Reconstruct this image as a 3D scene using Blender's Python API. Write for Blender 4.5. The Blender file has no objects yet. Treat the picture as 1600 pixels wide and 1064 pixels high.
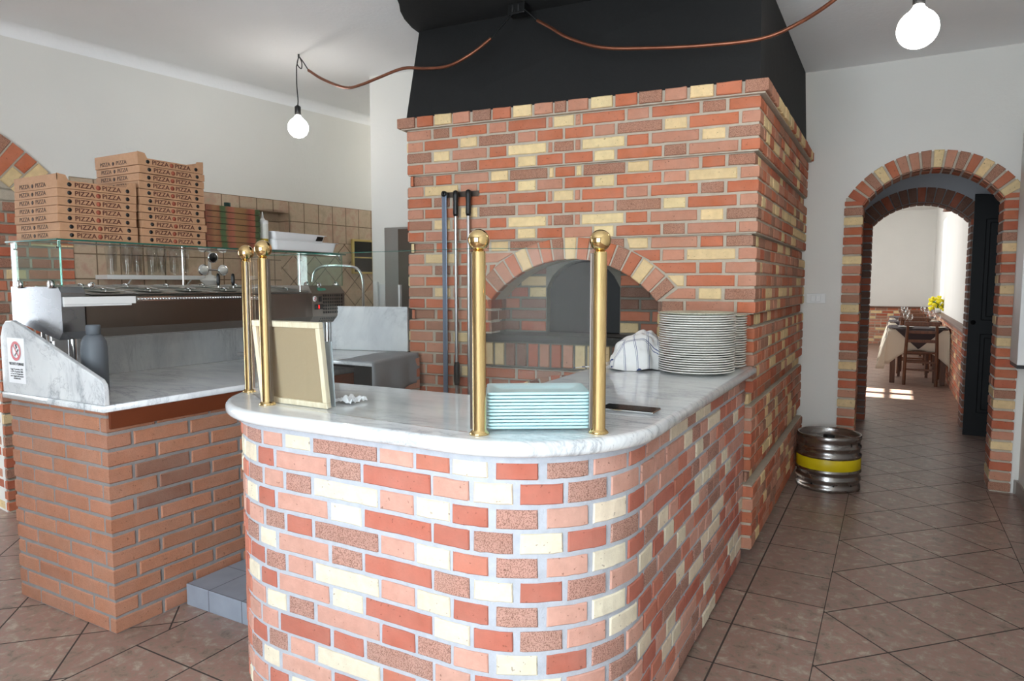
import bpy, bmesh, math, random
from math import sin, cos, pi, radians, sqrt, atan2, hypot
from mathutils import Vector, Matrix, noise as mn
random.seed(7)
S = bpy.context.scene
COL = S.collection

# ------------------------------------------------------------------ camera
H = 1.35
YAW = radians(29.065)      # the corridor axis (+Y) lies this far right of the view axis
PITCH = radians(4.661)
cam_d = bpy.data.cameras.new('camera'); cam = bpy.data.objects.new('camera', cam_d); COL.objects.link(cam)
cam_d.sensor_width = 36.0; cam_d.lens = 36.0 * 1067.0 / 1600.0; cam_d.clip_start = .02
cam.location = (0, 0, H); cam.rotation_euler = (pi/2 - PITCH, 0, YAW)
S.camera = cam
# ------------------------------------------------------------------ world, exposure
S.view_settings.view_transform = 'Standard'; S.view_settings.look = 'None'
S.view_settings.gamma = 1.0; S.view_settings.use_curve_mapping = False
S.view_settings.exposure = 0.0
W = bpy.data.worlds.new('sky'); S.world = W; W.use_nodes = True
bg = W.node_tree.nodes['Background']; bg.inputs[0].default_value = (.72, .86, 1.0, 1); bg.inputs[1].default_value = 3.0

def light(name, kind, loc, rot, energy, color=(1, 1, 1), size=1, size_y=None, **k):
    d = bpy.data.lights.new(name, kind); d.energy = energy; d.color = color
    if kind == 'AREA':
        d.shape = 'RECTANGLE'; d.size = size; d.size_y = size_y or size
    for a, b in k.items(): setattr(d, a, b)
    o = bpy.data.objects.new(name, d); COL.objects.link(o); o.location = loc; o.rotation_euler = rot
    return o
# daylight entering by the glazed street door behind the camera, the left-hand room and the dining slit window, plus an added dining fill
light('street_door_daylight', 'AREA', (-.75, -1.5, 1.45), (radians(90), 0, 0), 165, (.86, .93, 1.0), 1.9, 2.1)
light('left_room_daylight', 'AREA', (-6.6, .6, 1.5), (radians(90), 0, radians(-90)), 75, (.86, .93, 1.0), 1.6, 1.9)
light('dining_added_fill', 'AREA', (-2.05, 13.2, 1.7), (radians(90), 0, radians(-90)), 110, (.97, .98, 1.0), 5.0, 1.5)  # added fill that brightens the dining room; the wall has no window here
light('dining_slit_daylight', 'AREA', (1.35, 14.64, 1.75), (radians(90), 0, radians(90)), 26, (.95, .98, 1.0), .8, 1.1)
light('sun', 'SUN', (0, 0, 6), (0, radians(-(90 - 31)), 0), 55, (1, .95, .86), angle=radians(.6))

# ------------------------------------------------------------------ node helper
class NT:
    def __init__(s, name):
        s.m = bpy.data.materials.new(name); s.m.use_nodes = True; s.t = s.m.node_tree
        s.b = s.t.nodes['Principled BSDF']; s.out = s.t.nodes['Material Output']
    def n(s, typ, **k):
        nd = s.t.nodes.new(typ)
        for a, v in k.items(): setattr(nd, a, v)
        return nd
    def ln(s, a, b): s.t.links.new(a, b)
    def put(s, sock, v):
        if hasattr(v, 'default_value') or hasattr(v, 'is_output'): s.ln(v, sock)
        else: sock.default_value = v
    def mth(s, op, a, b=0.0, c=0.0):
        nd = s.n('ShaderNodeMath', operation=op)
        s.put(nd.inputs[0], a); s.put(nd.inputs[1], b); s.put(nd.inputs[2], c)
        return nd.outputs[0]
    def mix(s, f, a, b, blend='MIX'):
        nd = s.n('ShaderNodeMix', data_type='RGBA', blend_type=blend)
        s.put(nd.inputs[0], f); s.put(nd.inputs[6], a); s.put(nd.inputs[7], b)
        return nd.outputs[2]
    def pos(s): return s.n('ShaderNodeNewGeometry').outputs['Position']
    def obj(s): return s.n('ShaderNodeTexCoord').outputs['Object']
    def noise(s, scale, detail=3, rough=.5, vec=None, dist=0.0):
        nd = s.n('ShaderNodeTexNoise'); nd.inputs['Scale'].default_value = scale
        nd.inputs['Detail'].default_value = detail; nd.inputs['Roughness'].default_value = rough
        nd.inputs['Distortion'].default_value = dist
        s.ln(vec if vec is not None else s.pos(), nd.inputs['Vector'])
        return nd.outputs[0]
    def ramp(s, v, stops):
        nd = s.n('ShaderNodeValToRGB'); e = nd.color_ramp.elements
        while len(e) < len(stops): e.new(.5)
        for i, (p, c) in enumerate(stops):
            e[i].position = p; e[i].color = c if len(c) == 4 else (*c, 1)
        s.ln(v, nd.inputs[0]); return nd.outputs[0]
    def bump(s, h, strength=.3, dist=.01):
        nd = s.n('ShaderNodeBump'); nd.inputs['Strength'].default_value = strength; nd.inputs['Distance'].default_value = dist
        s.ln(h, nd.inputs['Height']); s.ln(nd.outputs[0], s.b.inputs['Normal'])
    def base(s, v): s.put(s.b.inputs['Base Color'], v)
    def set(s, **k):
        for a, v in k.items(): s.put(s.b.inputs[a.replace('_', ' ')], v)
        return s
def lin(r, g, b):
    f = lambda c: (c/255/12.92) if c/255 <= .04045 else ((c/255+.055)/1.055)**2.4
    return (f(r), f(g), f(b), 1.0)
M = {}
def plain(name, rgb, rough=.5, metal=0.0, **k):
    t = NT(name); t.base(lin(*rgb)); t.set(Roughness=rough, Metallic=metal, **k); M[name] = t.m; return t

def plaster(name, rgb, bump=.25):
    t = NT(name); n = t.noise(2.2, 3); n2 = t.noise(45, 4, .6)
    a = lin(*rgb); b = tuple(x*.93 for x in a[:3]) + (1,)
    t.base(t.mix(n, a, b)); t.set(Roughness=.85)
    t.bump(t.mth('ADD', t.mth('MULTIPLY', t.noise(7, 3), .6), t.mth('MULTIPLY', n2, .4)), bump, .012); M[name] = t.m
plaster('white_plaster', (233, 231, 225)); plaster('ceiling_plaster', (250, 250, 250), .3)
plaster('black_plaster', (24, 24, 24), .25)
plaster('grey_plaster', (190, 190, 192))

def brick_mat():
    t = NT('brick'); at = t.n('ShaderNodeAttribute', attribute_name='col')
    n = t.noise(30, 4, .6); n1 = t.noise(9, 2)
    c = t.mix(t.mth('MULTIPLY', n, .42), at.outputs['Color'], (.12, .06, .03, 1), 'MIX')
    c = t.mix(t.mth('MULTIPLY', n1, .12), c, (1, .9, .8, 1), 'MIX')
    sp = t.noise(330, 2, .5)
    spots = t.mth('MULTIPLY', t.mth('GREATER_THAN', sp, .535), at.outputs['Alpha'])
    few = t.mth('GREATER_THAN', t.noise(90, 2, .5), .70)
    c = t.mix(t.mth('MULTIPLY', spots, .55), c, lin(92, 58, 48))
    c = t.mix(t.mth('MULTIPLY', few, .5), c, lin(90, 58, 44))
    t.base(c); t.set(Roughness=.88); t.b.inputs['Specular IOR Level'].default_value = .25
    t.bump(t.mth('ADD', t.noise(60, 4, .7), t.mth('MULTIPLY', t.noise(160, 2), .5)), .35, .004); M['brick'] = t.m
brick_mat()
def mortar_mat(name, rgb):
    t = NT(name); n = t.noise(25, 4, .65); a = lin(*rgb)
    t.base(t.mix(n, tuple(x*1.12 for x in a[:3]) + (1,), tuple(x*.72 for x in a[:3]) + (1,))); t.set(Roughness=.95)
    t.bump(t.noise(140, 3, .7), .6, .004); M[name] = t.m
mortar_mat('mortar', (194, 182, 164)); mortar_mat('white_mortar', (186, 190, 198)); mortar_mat('grey_mortar', (150, 146, 144)); mortar_mat('shade_soot_mortar', (112, 108, 98))  # the niche mortar carries shade as well as soot in its colour
mortar_mat('dark_stone', (84, 82, 78))  # dark granite of the oven ledge

def marble():
    t = NT('marble')
    mp = t.n('ShaderNodeMapping'); mp.inputs['Rotation'].default_value = (.5, .7, .6); mp.inputs['Scale'].default_value = (1.0, 2.6, 1.0); t.ln(t.pos(), mp.inputs[0]); v = mp.outputs[0]
    n = t.noise(2.1, 7, .66, vec=v, dist=.9)
    big = t.noise(1.1, 2, vec=t.pos())
    veins = t.ramp(t.mth('ABSOLUTE', t.mth('SUBTRACT', n, .5)), [(0, (1, 1, 1)), (.014, (.4, .4, .4)), (.055, (0, 0, 0))])
    n2 = t.noise(5.5, 7, .7, vec=v, dist=1.4)
    v2 = t.ramp(t.mth('ABSOLUTE', t.mth('SUBTRACT', n2, .47)), [(0, (1, 1, 1)), (.012, (0, 0, 0))])
    mask = t.ramp(big, [(.42, (.15, .15, .15)), (.62, (1, 1, 1))])
    cloud = t.noise(3.2, 5, .6, vec=v)
    c = t.mix(t.ramp(cloud, [(.35, (0, 0, 0)), (.75, (1, 1, 1))]), lin(228, 230, 230), lin(206, 209, 212))
    c = t.mix(t.mth('MULTIPLY', t.mth('MULTIPLY', veins, mask), .65), c, lin(134, 140, 148))
    c = t.mix(t.mth('MULTIPLY', t.mth('MULTIPLY', v2, mask), .55), c, lin(126, 130, 136))
    t.base(c); t.set(Roughness=.08, IOR=1.5); M['marble'] = t.m
marble()

def floor_mat():
    t = NT('floor_tile'); sep = t.n('ShaderNodeSeparateXYZ'); t.ln(t.pos(), sep.inputs[0]); x, y = sep.outputs[0], sep.outputs[1]
    m = t.mth
    def cell(u, side, g=.0032):      # returns grout mask and cell index
        q = m('DIVIDE', u, side); fr = m('FRACT', q)
        d = m('MULTIPLY', m('MINIMUM', fr, m('SUBTRACT', 1.0, fr)), side)
        return m('LESS_THAN', d, g), m('FLOOR', q)
    r2 = sqrt(.5)
    ua = m('MULTIPLY', m('ADD', m('SUBTRACT', x, .038), m('SUBTRACT', y, 3.238)), r2)
    va = m('MULTIPLY', m('SUBTRACT', m('SUBTRACT', y, 3.238), m('SUBTRACT', x, .038)), r2)
    gu, iu = cell(ua, .3225); gv, iv = cell(va, .3225)
    gD = m('MAXIMUM', gu, gv)
    # axis-laid band beside the counter and between the counters
    gy, iy = cell(m('SUBTRACT', y, 2.725), .3235)
    gA = gy
    for xl in (-.51, -.195):
        gA = m('MAXIMUM', gA, m('LESS_THAN', m('ABSOLUTE', m('SUBTRACT', x, xl)), .0034))
    gx2, ix2 = cell(m('SUBTRACT', x, -2.12), .3125); gy2, iy2 = cell(m('SUBTRACT', y, 1.469), .3225)
    gB = m('MAXIMUM', gx2, gy2)
    inB = m('LESS_THAN', x, -.82)
    gAB = m('ADD', m('MULTIPLY', gB, inB), m('MULTIPLY', gA, m('SUBTRACT', 1.0, inB)))
    inAxis = m('MULTIPLY', m('MULTIPLY', m('GREATER_THAN', x, -2.43), m('LESS_THAN', x, -.195)), m('LESS_THAN', y, 5.36))
    right = m('MULTIPLY', m('GREATER_THAN', x, .59), m('LESS_THAN', y, 5.36))
    gR = m('MAXIMUM', gy, m('LESS_THAN', m('SUBTRACT', x, .59), .0034))
    ax = m('MAXIMUM', inAxis, right)
    gAx = m('ADD', m('MULTIPLY', inAxis, gAB), m('MULTIPLY', right, gR))
    g = m('ADD', m('MULTIPLY', ax, gAx), m('MULTIPLY', m('SUBTRACT', 1.0, ax), gD))
    edge = m('LESS_THAN', m('ABSOLUTE', m('SUBTRACT', x, -2.43)), .0034)
    g = m('MAXIMUM', g, m('MULTIPLY', edge, m('LESS_THAN', y, 3.0)))
    cid = m('ADD', m('MULTIPLY', ax, m('ADD', m('MULTIPLY', iy, 3.7), 11.3)), m('MULTIPLY', m('SUBTRACT', 1.0, ax), m('ADD', m('MULTIPLY', iu, 7.13), m('MULTIPLY', iv, 3.77))))
    wn = t.n('ShaderNodeTexWhiteNoise', noise_dimensions='1D'); t.ln(cid, wn.inputs['W'])
    mp = t.n('ShaderNodeMapping'); mp.inputs['Scale'].default_value = (1, 1.0, 1); t.ln(t.pos(), mp.inputs[0])
    n = t.noise(17, 8, .72, vec=mp.outputs[0], dist=.4)
    c = t.ramp(n, [(.34, lin(112, 94, 84)), (.44, lin(148, 132, 118)), (.50, lin(160, 122, 112)), (.56, lin(158, 142, 128)), (.66, lin(188, 174, 160))])
    c = t.mix(m('MULTIPLY', wn.outputs[0], .28), c, lin(120, 96, 88))
    c = t.mix(g, c, lin(62, 55, 52))
    t.base(c)
    t.set(Roughness=m('ADD', m('ADD', .26, m('MULTIPLY', n, .14)), m('MULTIPLY', g, .5)))
    t.bump(m('SUBTRACT', m('MULTIPLY', n, .25), g), .35, .004); M['floor_tile'] = t.m
floor_mat()

def walltile():
    t = NT('wall_tile'); tc = t.obj(); sep = t.n('ShaderNodeSeparateXYZ'); t.ln(tc, sep.inputs[0]); x, z = sep.outputs[0], sep.outputs[2]
    m = t.mth
    def cell(u, side, g=.004):
        q = m('DIVIDE', u, side); fr = m('FRACT', q)
        d = m('MULTIPLY', m('MINIMUM', fr, m('SUBTRACT', 1.0, fr)), side)
        return m('LESS_THAN', d, g), m('FLOOR', q)
    gx, ix = cell(m('SUBTRACT', x, 1.26), .145); gz, iz = cell(m('SUBTRACT', z, 2.02), .158)
    gA = m('MAXIMUM', gx, gz)
    r2 = sqrt(.5)
    u = m('MULTIPLY', m('ADD', x, z), r2); v = m('MULTIPLY', m('SUBTRACT', x, z), r2)
    gu, iu = cell(u, .15); gv, iv = cell(v, .15); gB = m('MAXIMUM', gu, gv)
    diag = m('MULTIPLY', m('LESS_THAN', z, 1.704), m('GREATER_THAN', x, 1.9))
    g = m('ADD', m('MULTIPLY', diag, gB), m('MULTIPLY', m('SUBTRACT', 1.0, diag), gA))
    cid = m('ADD', m('MULTIPLY', m('SUBTRACT', 1.0, diag), m('ADD', m('MULTIPLY', ix, 3.1), m('MULTIPLY', iz, 17.7))), m('MULTIPLY', diag, m('ADD', m('MULTIPLY', iu, 5.3), m('MULTIPLY', iv, 9.1))))
    wn = t.n('ShaderNodeTexWhiteNoise', noise_dimensions='1D'); t.ln(cid, wn.inputs['W'])
    n = t.noise(7, 5, .65)
    c = t.ramp(n, [(.3, lin(164, 148, 122)), (.5, lin(196, 174, 150)), (.62, lin(186, 150, 130)), (.75, lin(164, 160, 132))])
    c = t.mix(m('MULTIPLY', wn.outputs[0], .35), c, lin(178, 152, 124))
    c = t.mix(g, c, lin(120, 100, 78)); t.base(c); t.set(Roughness=.45)
    t.bump(m('SUBTRACT', m('MULTIPLY', n, .3), g), .6, .006); M['wall_tile'] = t.m
walltile()

def steel(name, rgb, rough, aniso=True):
    t = NT(name); mp = t.n('ShaderNodeMapping'); mp.inputs['Scale'].default_value = (1, 1, 3); t.ln(t.pos(), mp.inputs[0])
    n = t.noise(6, 3, vec=mp.outputs[0]); t.base(lin(*rgb))
    t.set(Metallic=1.0, Roughness=t.mth('ADD', rough - .05, t.mth('MULTIPLY', n, .12)))
    t.bump(t.noise(4, 2), .035, .02); M[name] = t.m
steel('steel', (150, 152, 156), .26); steel('dark_steel', (122, 113, 105), .3); steel('casing_steel', (150, 142, 134), .38); steel('satin_steel', (175, 175, 174), .34)
steel('keg_steel', (168, 166, 164), .26)
plain('chrome', (215, 215, 215), .08, 1.0)
t = NT('brass'); t.base(t.mix(t.noise(9, 2), lin(226, 200, 148), lin(208, 176, 118))); t.set(Metallic=1.0, Roughness=.09); M['brass'] = t.m
t = NT('copper'); t.base(t.mix(t.noise(14, 3), lin(150, 96, 72), lin(112, 66, 50))); t.set(Metallic=.75, Roughness=.38); M['copper'] = t.m
def glass(name, rgb, refl=1.45):
    # thin architectural glazing: mirror-like reflection over clear, faintly tinted transparency
    t = NT(name); t.t.nodes.remove(t.b)
    gl = t.n('ShaderNodeBsdfGlossy'); gl.inputs['Roughness'].default_value = .01; gl.inputs['Color'].default_value = (1, 1, 1, 1)
    tr = t.n('ShaderNodeBsdfTransparent'); tr.inputs['Color'].default_value = (*rgb, 1)
    fr = t.n('ShaderNodeFresnel'); bf = t.n('ShaderNodeNewGeometry').outputs['Backfacing']; t.ln(t.mth('ADD', refl, t.mth('MULTIPLY', bf, 1/refl-refl)), fr.inputs['IOR'])
    mx = t.n('ShaderNodeMixShader'); t.ln(fr.outputs[0], mx.inputs[0]); t.ln(tr.outputs[0], mx.inputs[1]); t.ln(gl.outputs[0], mx.inputs[2])
    t.ln(mx.outputs[0], t.out.inputs[0]); M[name] = t.m
glass('pane_glass', (.98, .99, .986)); glass('green_edge_glass', (.55, .86, .78)); glass('tumbler_glass', (.975, .985, .98), 1.5)
glass('shelf_glass', (.80, .93, .89))
plain('glass_edge', (22, 96, 84), .15)
plain('window_daylight_glass', (200, 225, 240), .2)
def cardboard():
    t = NT('cardboard'); n = t.noise(60, 3); t.base(t.mix(n, lin(184, 142, 108), lin(166, 124, 92))); t.set(Roughness=.8); M['cardboard'] = t.m
cardboard()
plain('cardboard_edge', (120, 82, 58), .9); plain('print_ink', (84, 44, 34), .8); plain('ink_grey', (74, 56, 50), .8)
plain('tomato_print', (150, 78, 56), .8)
def printed_box():
    t = NT('printed_card'); sep = t.n('ShaderNodeSeparateXYZ'); t.ln(t.obj(), sep.inputs[0]); y = sep.outputs[1]
    n = t.noise(34, 4, .7, vec=t.obj())
    yy = t.mth('ADD', y, t.mth('MULTIPLY', t.mth('SUBTRACT', n, .5), .05))
    nd = t.mth('DIVIDE', t.mth('ADD', yy, .165), .33)
    c = t.ramp(nd, [(0, lin(116, 66, 50)), (.10, lin(124, 80, 56)), (.16, lin(136, 98, 66)), (.24, lin(124, 78, 52)), (.27, lin(66, 86, 52)), (.34, lin(70, 90, 56)),
                    (.38, lin(134, 78, 58)), (.47, lin(150, 90, 70)), (.52, lin(132, 98, 62)), (.70, lin(128, 92, 58)), (.76, lin(124, 64, 48)), (.86, lin(150, 84, 64)), (.9, lin(66, 82, 50)), (1.0, lin(54, 70, 42))])
    t.base(c); t.set(Roughness=.6); M['printed_card'] = t.m
printed_box()
plain('white_paint', (228, 228, 226), .35); plain('black_metal', (24, 24, 25), .35, .3); plain('black_plastic', (20, 20, 20), .4)
plain('oven_soot', (20, 19, 18), .9); plain('iron', (30, 30, 30), .6, .4)
plain('brown_fascia', (104, 48, 20), .55); plain('rubber_grey', (92, 98, 104), .55); plain('porcelain', (232, 232, 228), .14)
plain('celeste_porcelain', (196, 232, 238), .16); plain('yellow_band', (222, 196, 18), .4); plain('black_gloss', (8, 8, 9), .12)
plain('white_foam', (238, 238, 238), .5); plain('clear_plastic', (222, 222, 214), .4); plain('olive_oil', (170, 140, 30), .3)
plain('green_bottle_glass', (24, 110, 50), .1); plain('green_cap', (10, 60, 48), .4); plain('green_logo', (54, 150, 126), .4)
plain('red_logo', (190, 60, 66), .4); plain('sign_red', (196, 30, 44), .4); plain('sign_white', (236, 236, 238), .4); plain('sign_black', (28, 28, 30), .5)
plain('cloth_grey', (150, 154, 158), .95); plain('blue_metal', (128, 142, 162), .35, .6); plain('door_black', (11, 11, 12), .55).b.inputs['Specular IOR Level'].default_value = .2
plain('cream_cloth', (240, 230, 210), .9); plain('runner_cloth', (70, 60, 62), .9); plain('yellow_petal', (236, 220, 30), .6); plain('leaf_green', (80, 120, 40), .6)
t = plain('grey_step_tile', (150, 160, 172), .5); sp_ = t.n('ShaderNodeSeparateXYZ'); t.ln(t.pos(), sp_.inputs[0])
g_ = t.mth('MAXIMUM', t.mth('LESS_THAN', t.mth('FRACT', t.mth('DIVIDE', t.mth('ADD', sp_.outputs[0], 5.02), .20)), .022), t.mth('LESS_THAN', t.mth('FRACT', t.mth('DIVIDE', t.mth('SUBTRACT', sp_.outputs[1], 1.775), .20)), .018))
t.base(t.mix(g_, t.mix(t.noise(14, 4), lin(158, 166, 178), lin(136, 144, 156)), lin(92, 96, 104))); plain('plate_white', (226, 224, 216), .2); plain('frame_gold', (196, 172, 104), .5)
plain('dark_picture', (22, 20, 18), .3); plain('cable_dark', (34, 34, 34), .6); plain('white_card', (214, 228, 236), .5); plain('light_blue_paint', (188, 208, 228), .5)
plain('skirting', (150, 142, 134), .4); plain('red_plastic', (190, 30, 28), .4); plain('grey_print', (150, 148, 146), .4)
t = plain('led_red', (255, 40, 30), .4); t.set(Emission_Color=lin(255, 30, 25), Emission_Strength=2.0)
t = plain('bulb_glow', (255, 250, 240), .4); t.set(Emission_Color=(1, .96, .9, 1), Emission_Strength=26.0)
def wood(name, a, b, sc=(1, 1, 1), rough=.45):
    t = NT(name); mp = t.n('ShaderNodeMapping'); mp.inputs['Scale'].default_value = sc; t.ln(t.obj(), mp.inputs[0])
    n = t.noise(9, 5, .6, vec=mp.outputs[0], dist=.6); t.base(t.ramp(n, [(.3, lin(*a)), (.7, lin(*b))])); t.set(Roughness=rough); M[name] = t.m
wood('pine', (218, 200, 168), (240, 228, 204), (8, 8, 1)); wood('chair_wood', (84, 50, 32), (120, 74, 46), (8, 8, 1)); wood('sill_wood', (92, 58, 44), (120, 82, 62), (1, 6, 1))
def linen():
    t = NT('linen'); b = t.n('ShaderNodeTexNoise'); b.inputs['Scale'].default_value = 300; t.ln(t.pos(), b.inputs['Vector'])
    t.base(t.mix(b.outputs[0], lin(176, 156, 126), lin(150, 130, 102))); t.set(Roughness=.9); M['linen'] = t.m
linen()
def towel_mat():
    t = NT('checked_towel'); at = t.n('ShaderNodeAttribute', attribute_name='uvw'); sep = t.n('ShaderNodeSeparateXYZ'); t.ln(at.outputs['Vector'], sep.inputs[0])
    m = t.mth
    g = None
    for o in (0, 1):
        u = sep.outputs[o]
        for off, w in ((0.0, .0016), (.008, .0010)):
            fr = m('MULTIPLY', m('FRACT', m('DIVIDE', m('ADD', u, off), .078)), .078)
            l = m('LESS_THAN', fr, w*2)
            g = l if g is None else m('MAXIMUM', g, l)
    n = t.noise(12, 3)
    t.base(t.mix(g, t.mix(n, lin(240, 240, 240), lin(226, 224, 220)), lin(62, 78, 128))); t.set(Roughness=.95); M['checked_towel'] = t.m
towel_mat()
def flecked(name, rgb, fleck):
    t = NT(name); t.base(t.mix(t.mth('GREATER_THAN', t.noise(420, 1), .6), lin(*rgb), lin(*fleck))); t.set(Roughness=.3); M[name] = t.m
flecked('flecked_plate', (196, 196, 176), (120, 122, 100))

# ------------------------------------------------------------------ object helpers
def tag(o, label=None, cat=None, group=None, kind=None):
    if label: o['label'] = label
    if cat: o['category'] = cat
    if group: o['group'] = group
    if kind: o['kind'] = kind
    return o
def empty(name, loc=(0, 0, 0), rz=0):
    o = bpy.data.objects.new(name, None); COL.objects.link(o); o.location = loc; o.rotation_euler = (0, 0, rz); o.empty_display_size = .05
    return o
def link(name, me, mats, parent=None, loc=None, rot=None):
    if not isinstance(mats, (list, tuple)): mats = [mats]
    for m_ in mats: me.materials.append(M[m_] if isinstance(m_, str) else m_)
    o = bpy.data.objects.new(name, me); COL.objects.link(o)
    if parent: o.parent = parent
    if loc: o.location = loc
    if rot: o.rotation_euler = rot
    return o
class B:
    """collects faces; builds one mesh"""
    def __init__(s): s.v = []; s.f = []; s.mi = []; s.cf = []; s.sm = []
    def add(s, vs, fs, mi=0, col=None, smooth=False):
        o = len(s.v); s.v += [tuple(v) for v in vs]
        for f in fs: s.f.append(tuple(o + i for i in f)); s.mi.append(mi); s.cf.append(col); s.sm.append(smooth)
        return s
    def box(s, a, b, bev=0.0, mi=0, rot=None, piv=(0, 0, 0), taper=None):
        bm = bmesh.new(); bmesh.ops.create_cube(bm, size=1)
        c = [(a[i] + b[i])/2 for i in range(3)]; d = [abs(b[i] - a[i]) for i in range(3)]
        for v in bm.verts: v.co = Vector((v.co.x*d[0], v.co.y*d[1], v.co.z*d[2]))
        if bev > 0: bmesh.ops.bevel(bm, geom=bm.edges[:], offset=min(bev, min(d)*.45), segments=2, affect='EDGES', profile=.5)
        mt = Matrix.Translation(c)
        if rot is not None: mt = Matrix.Translation(piv) @ rot @ Matrix.Translation(-Vector(piv)) @ mt
        vs = [mt @ v.co for v in bm.verts]; bm.verts.index_update()
        s.add(vs, [[v.index for v in f.verts] for f in bm.faces], mi); bm.free(); return s
    def tube(s, pts, r, n=10, mi=0, cap=True):
        pts = [Vector(p) for p in pts]; R = r if isinstance(r, (list, tuple)) else [r]*len(pts)
        up = Vector((0, 0, 1)); rings = []
        t0 = (pts[1] - pts[0]).normalized(); nrm = t0.orthogonal().normalized()
        for i, p in enumerate(pts):
            tt = (pts[min(i+1, len(pts)-1)] - pts[max(i-1, 0)]).normalized()
            nrm = (nrm - tt*nrm.dot(tt)).normalized(); bn = tt.cross(nrm)
            rings.append([p + (nrm*cos(2*pi*k/n) + bn*sin(2*pi*k/n))*R[i] for k in range(n)])
        vs = [v for r_ in rings for v in r_]; fs = []
        for i in range(len(pts)-1):
            for k in range(n): fs.append((i*n+k, i*n+(k+1) % n, (i+1)*n+(k+1) % n, (i+1)*n+k))
        s.add(vs, fs, mi, smooth=True)
        if cap: s.add(rings[0], [tuple(reversed(range(n)))], mi); s.add(rings[-1], [tuple(range(n))], mi)
        return s
    def lathe(s, prof, c=(0, 0, 0), n=32, mi=0, smooth=True, axis=None):
        vs = []; fs = []; m = len(prof)
        for k in range(n):
            a = 2*pi*k/n
            for r, z in prof: vs.append(Vector((r*cos(a), r*sin(a), z)))
        for k in range(n):
            for i in range(m-1):
                a, b = k*m+i, ((k+1) % n)*m+i
                fs.append((a, b, b+1, a+1))
        if axis is not None:
            q = Vector((0, 0, 1)).rotation_difference(Vector(axis)).to_matrix(); vs = [q @ v for v in vs]
        vs = [v + Vector(c) for v in vs]
        return s.add(vs, fs, mi, smooth=smooth)
    def sphere(s, c, r, n=24, mi=0, sz=1.0):
        prof = [(max(1e-5, r*cos(-pi/2 + pi*i/(n//2))), r*sz*sin(-pi/2 + pi*i/(n//2))) for i in range(n//2+1)]
        return s.lathe(prof, c, n, mi)
    def prism(s, poly, z0, z1, mi=0):
        n = len(poly); vs = [(*p, z0) for p in poly] + [(*p, z1) for p in poly]
        fs = [tuple(reversed(range(n))), tuple(range(n, 2*n))] + [(i, (i+1) % n, n+(i+1) % n, n+i) for i in range(n)]
        return s.add(vs, fs, mi)
    def build(s, name, mats, parent=None, loc=None, rot=None, fixn=False):
        me = bpy.data.meshes.new(name); me.from_pydata(s.v, [], s.f)
        for p, mi, sm in zip(me.polygons, s.mi, s.sm): p.material_index = mi; p.use_smooth = sm
        if any(c is not None for c in s.cf):
            a = me.color_attributes.new('col', 'FLOAT_COLOR', 'CORNER')
            buf = []
            for p in me.polygons:
                c = s.cf[p.index] or (1, 1, 1, 0); buf += list(c)*p.loop_total
            a.data.foreach_set('color', buf)
        if fixn:
            bm = bmesh.new(); bm.from_mesh(me); bmesh.ops.recalc_face_normals(bm, faces=bm.faces[:]); bm.to_mesh(me); bm.free()
        me.update(); return link(name, me, mats, parent, loc, rot)
def copy_tree(o, parent=None):
    c = o.copy(); COL.objects.link(c); c.parent = parent
    for ch in list(o.children): copy_tree(ch, c)
    return c
def cr(pts, n=8):   # catmull-rom through points
    P = [Vector(p) for p in pts]; P = [P[0]*2 - P[1]] + P + [P[-1]*2 - P[-2]]; out = []
    for i in range(1, len(P)-2):
        for k in range(n):
            t = k/n; a, b, c, d = P[i-1:i+3]
            out.append(.5*((2*b) + (c-a)*t + (2*a-5*b+4*c-d)*t*t + (3*b-a-3*c+d)*t**3))
    out.append(P[-2]); return out
def text_mesh(name, txt, size, mat, parent=None, loc=(0, 0, 0), rot=(0, 0, 0), ext=.0004, sx=1.0, align='CENTER', bold=0.0):
    cu = bpy.data.curves.new('t', 'FONT'); cu.body = txt; cu.size = size; cu.extrude = ext; cu.align_x = align; cu.align_y = 'CENTER'; cu.offset = bold; cu.resolution_u = 2
    to = bpy.data.objects.new('t', cu); COL.objects.link(to); dg = bpy.context.evaluated_depsgraph_get()
    me = bpy.data.meshes.new_from_object(to.evaluated_get(dg)); bpy.data.objects.remove(to)
    for v in me.vertices: v.co.x *= sx
    me.name = name; me.materials.clear(); return link(name, me, mat, parent, loc, rot)

# ------------------------------------------------------------------ bricks
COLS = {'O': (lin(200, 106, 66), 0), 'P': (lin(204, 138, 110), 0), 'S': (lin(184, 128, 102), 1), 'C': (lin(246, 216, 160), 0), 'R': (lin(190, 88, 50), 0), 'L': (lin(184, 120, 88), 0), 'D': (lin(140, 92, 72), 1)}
CCOLS = {'O': (lin(202, 116, 92), 0), 'P': (lin(214, 158, 140), 0), 'S': (lin(192, 142, 126), 1), 'C': (lin(240, 228, 202), 0), 'R': (lin(188, 98, 78), 0)}   # front counter bricks, paled to put its strong cool daylight into the colour
def bcol(k, jit=.10, pal=None):
    c, s = (pal or COLS)[k]; f = 1 + random.uniform(-jit, jit); g = random.uniform(-.04, .04)
    return (min(1, c[0]*f), min(1, c[1]*f*(1+g)), min(1, c[2]*f*(1+g)), float(s))
WMIX = 'OOOOPPPSSCCR'
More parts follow.
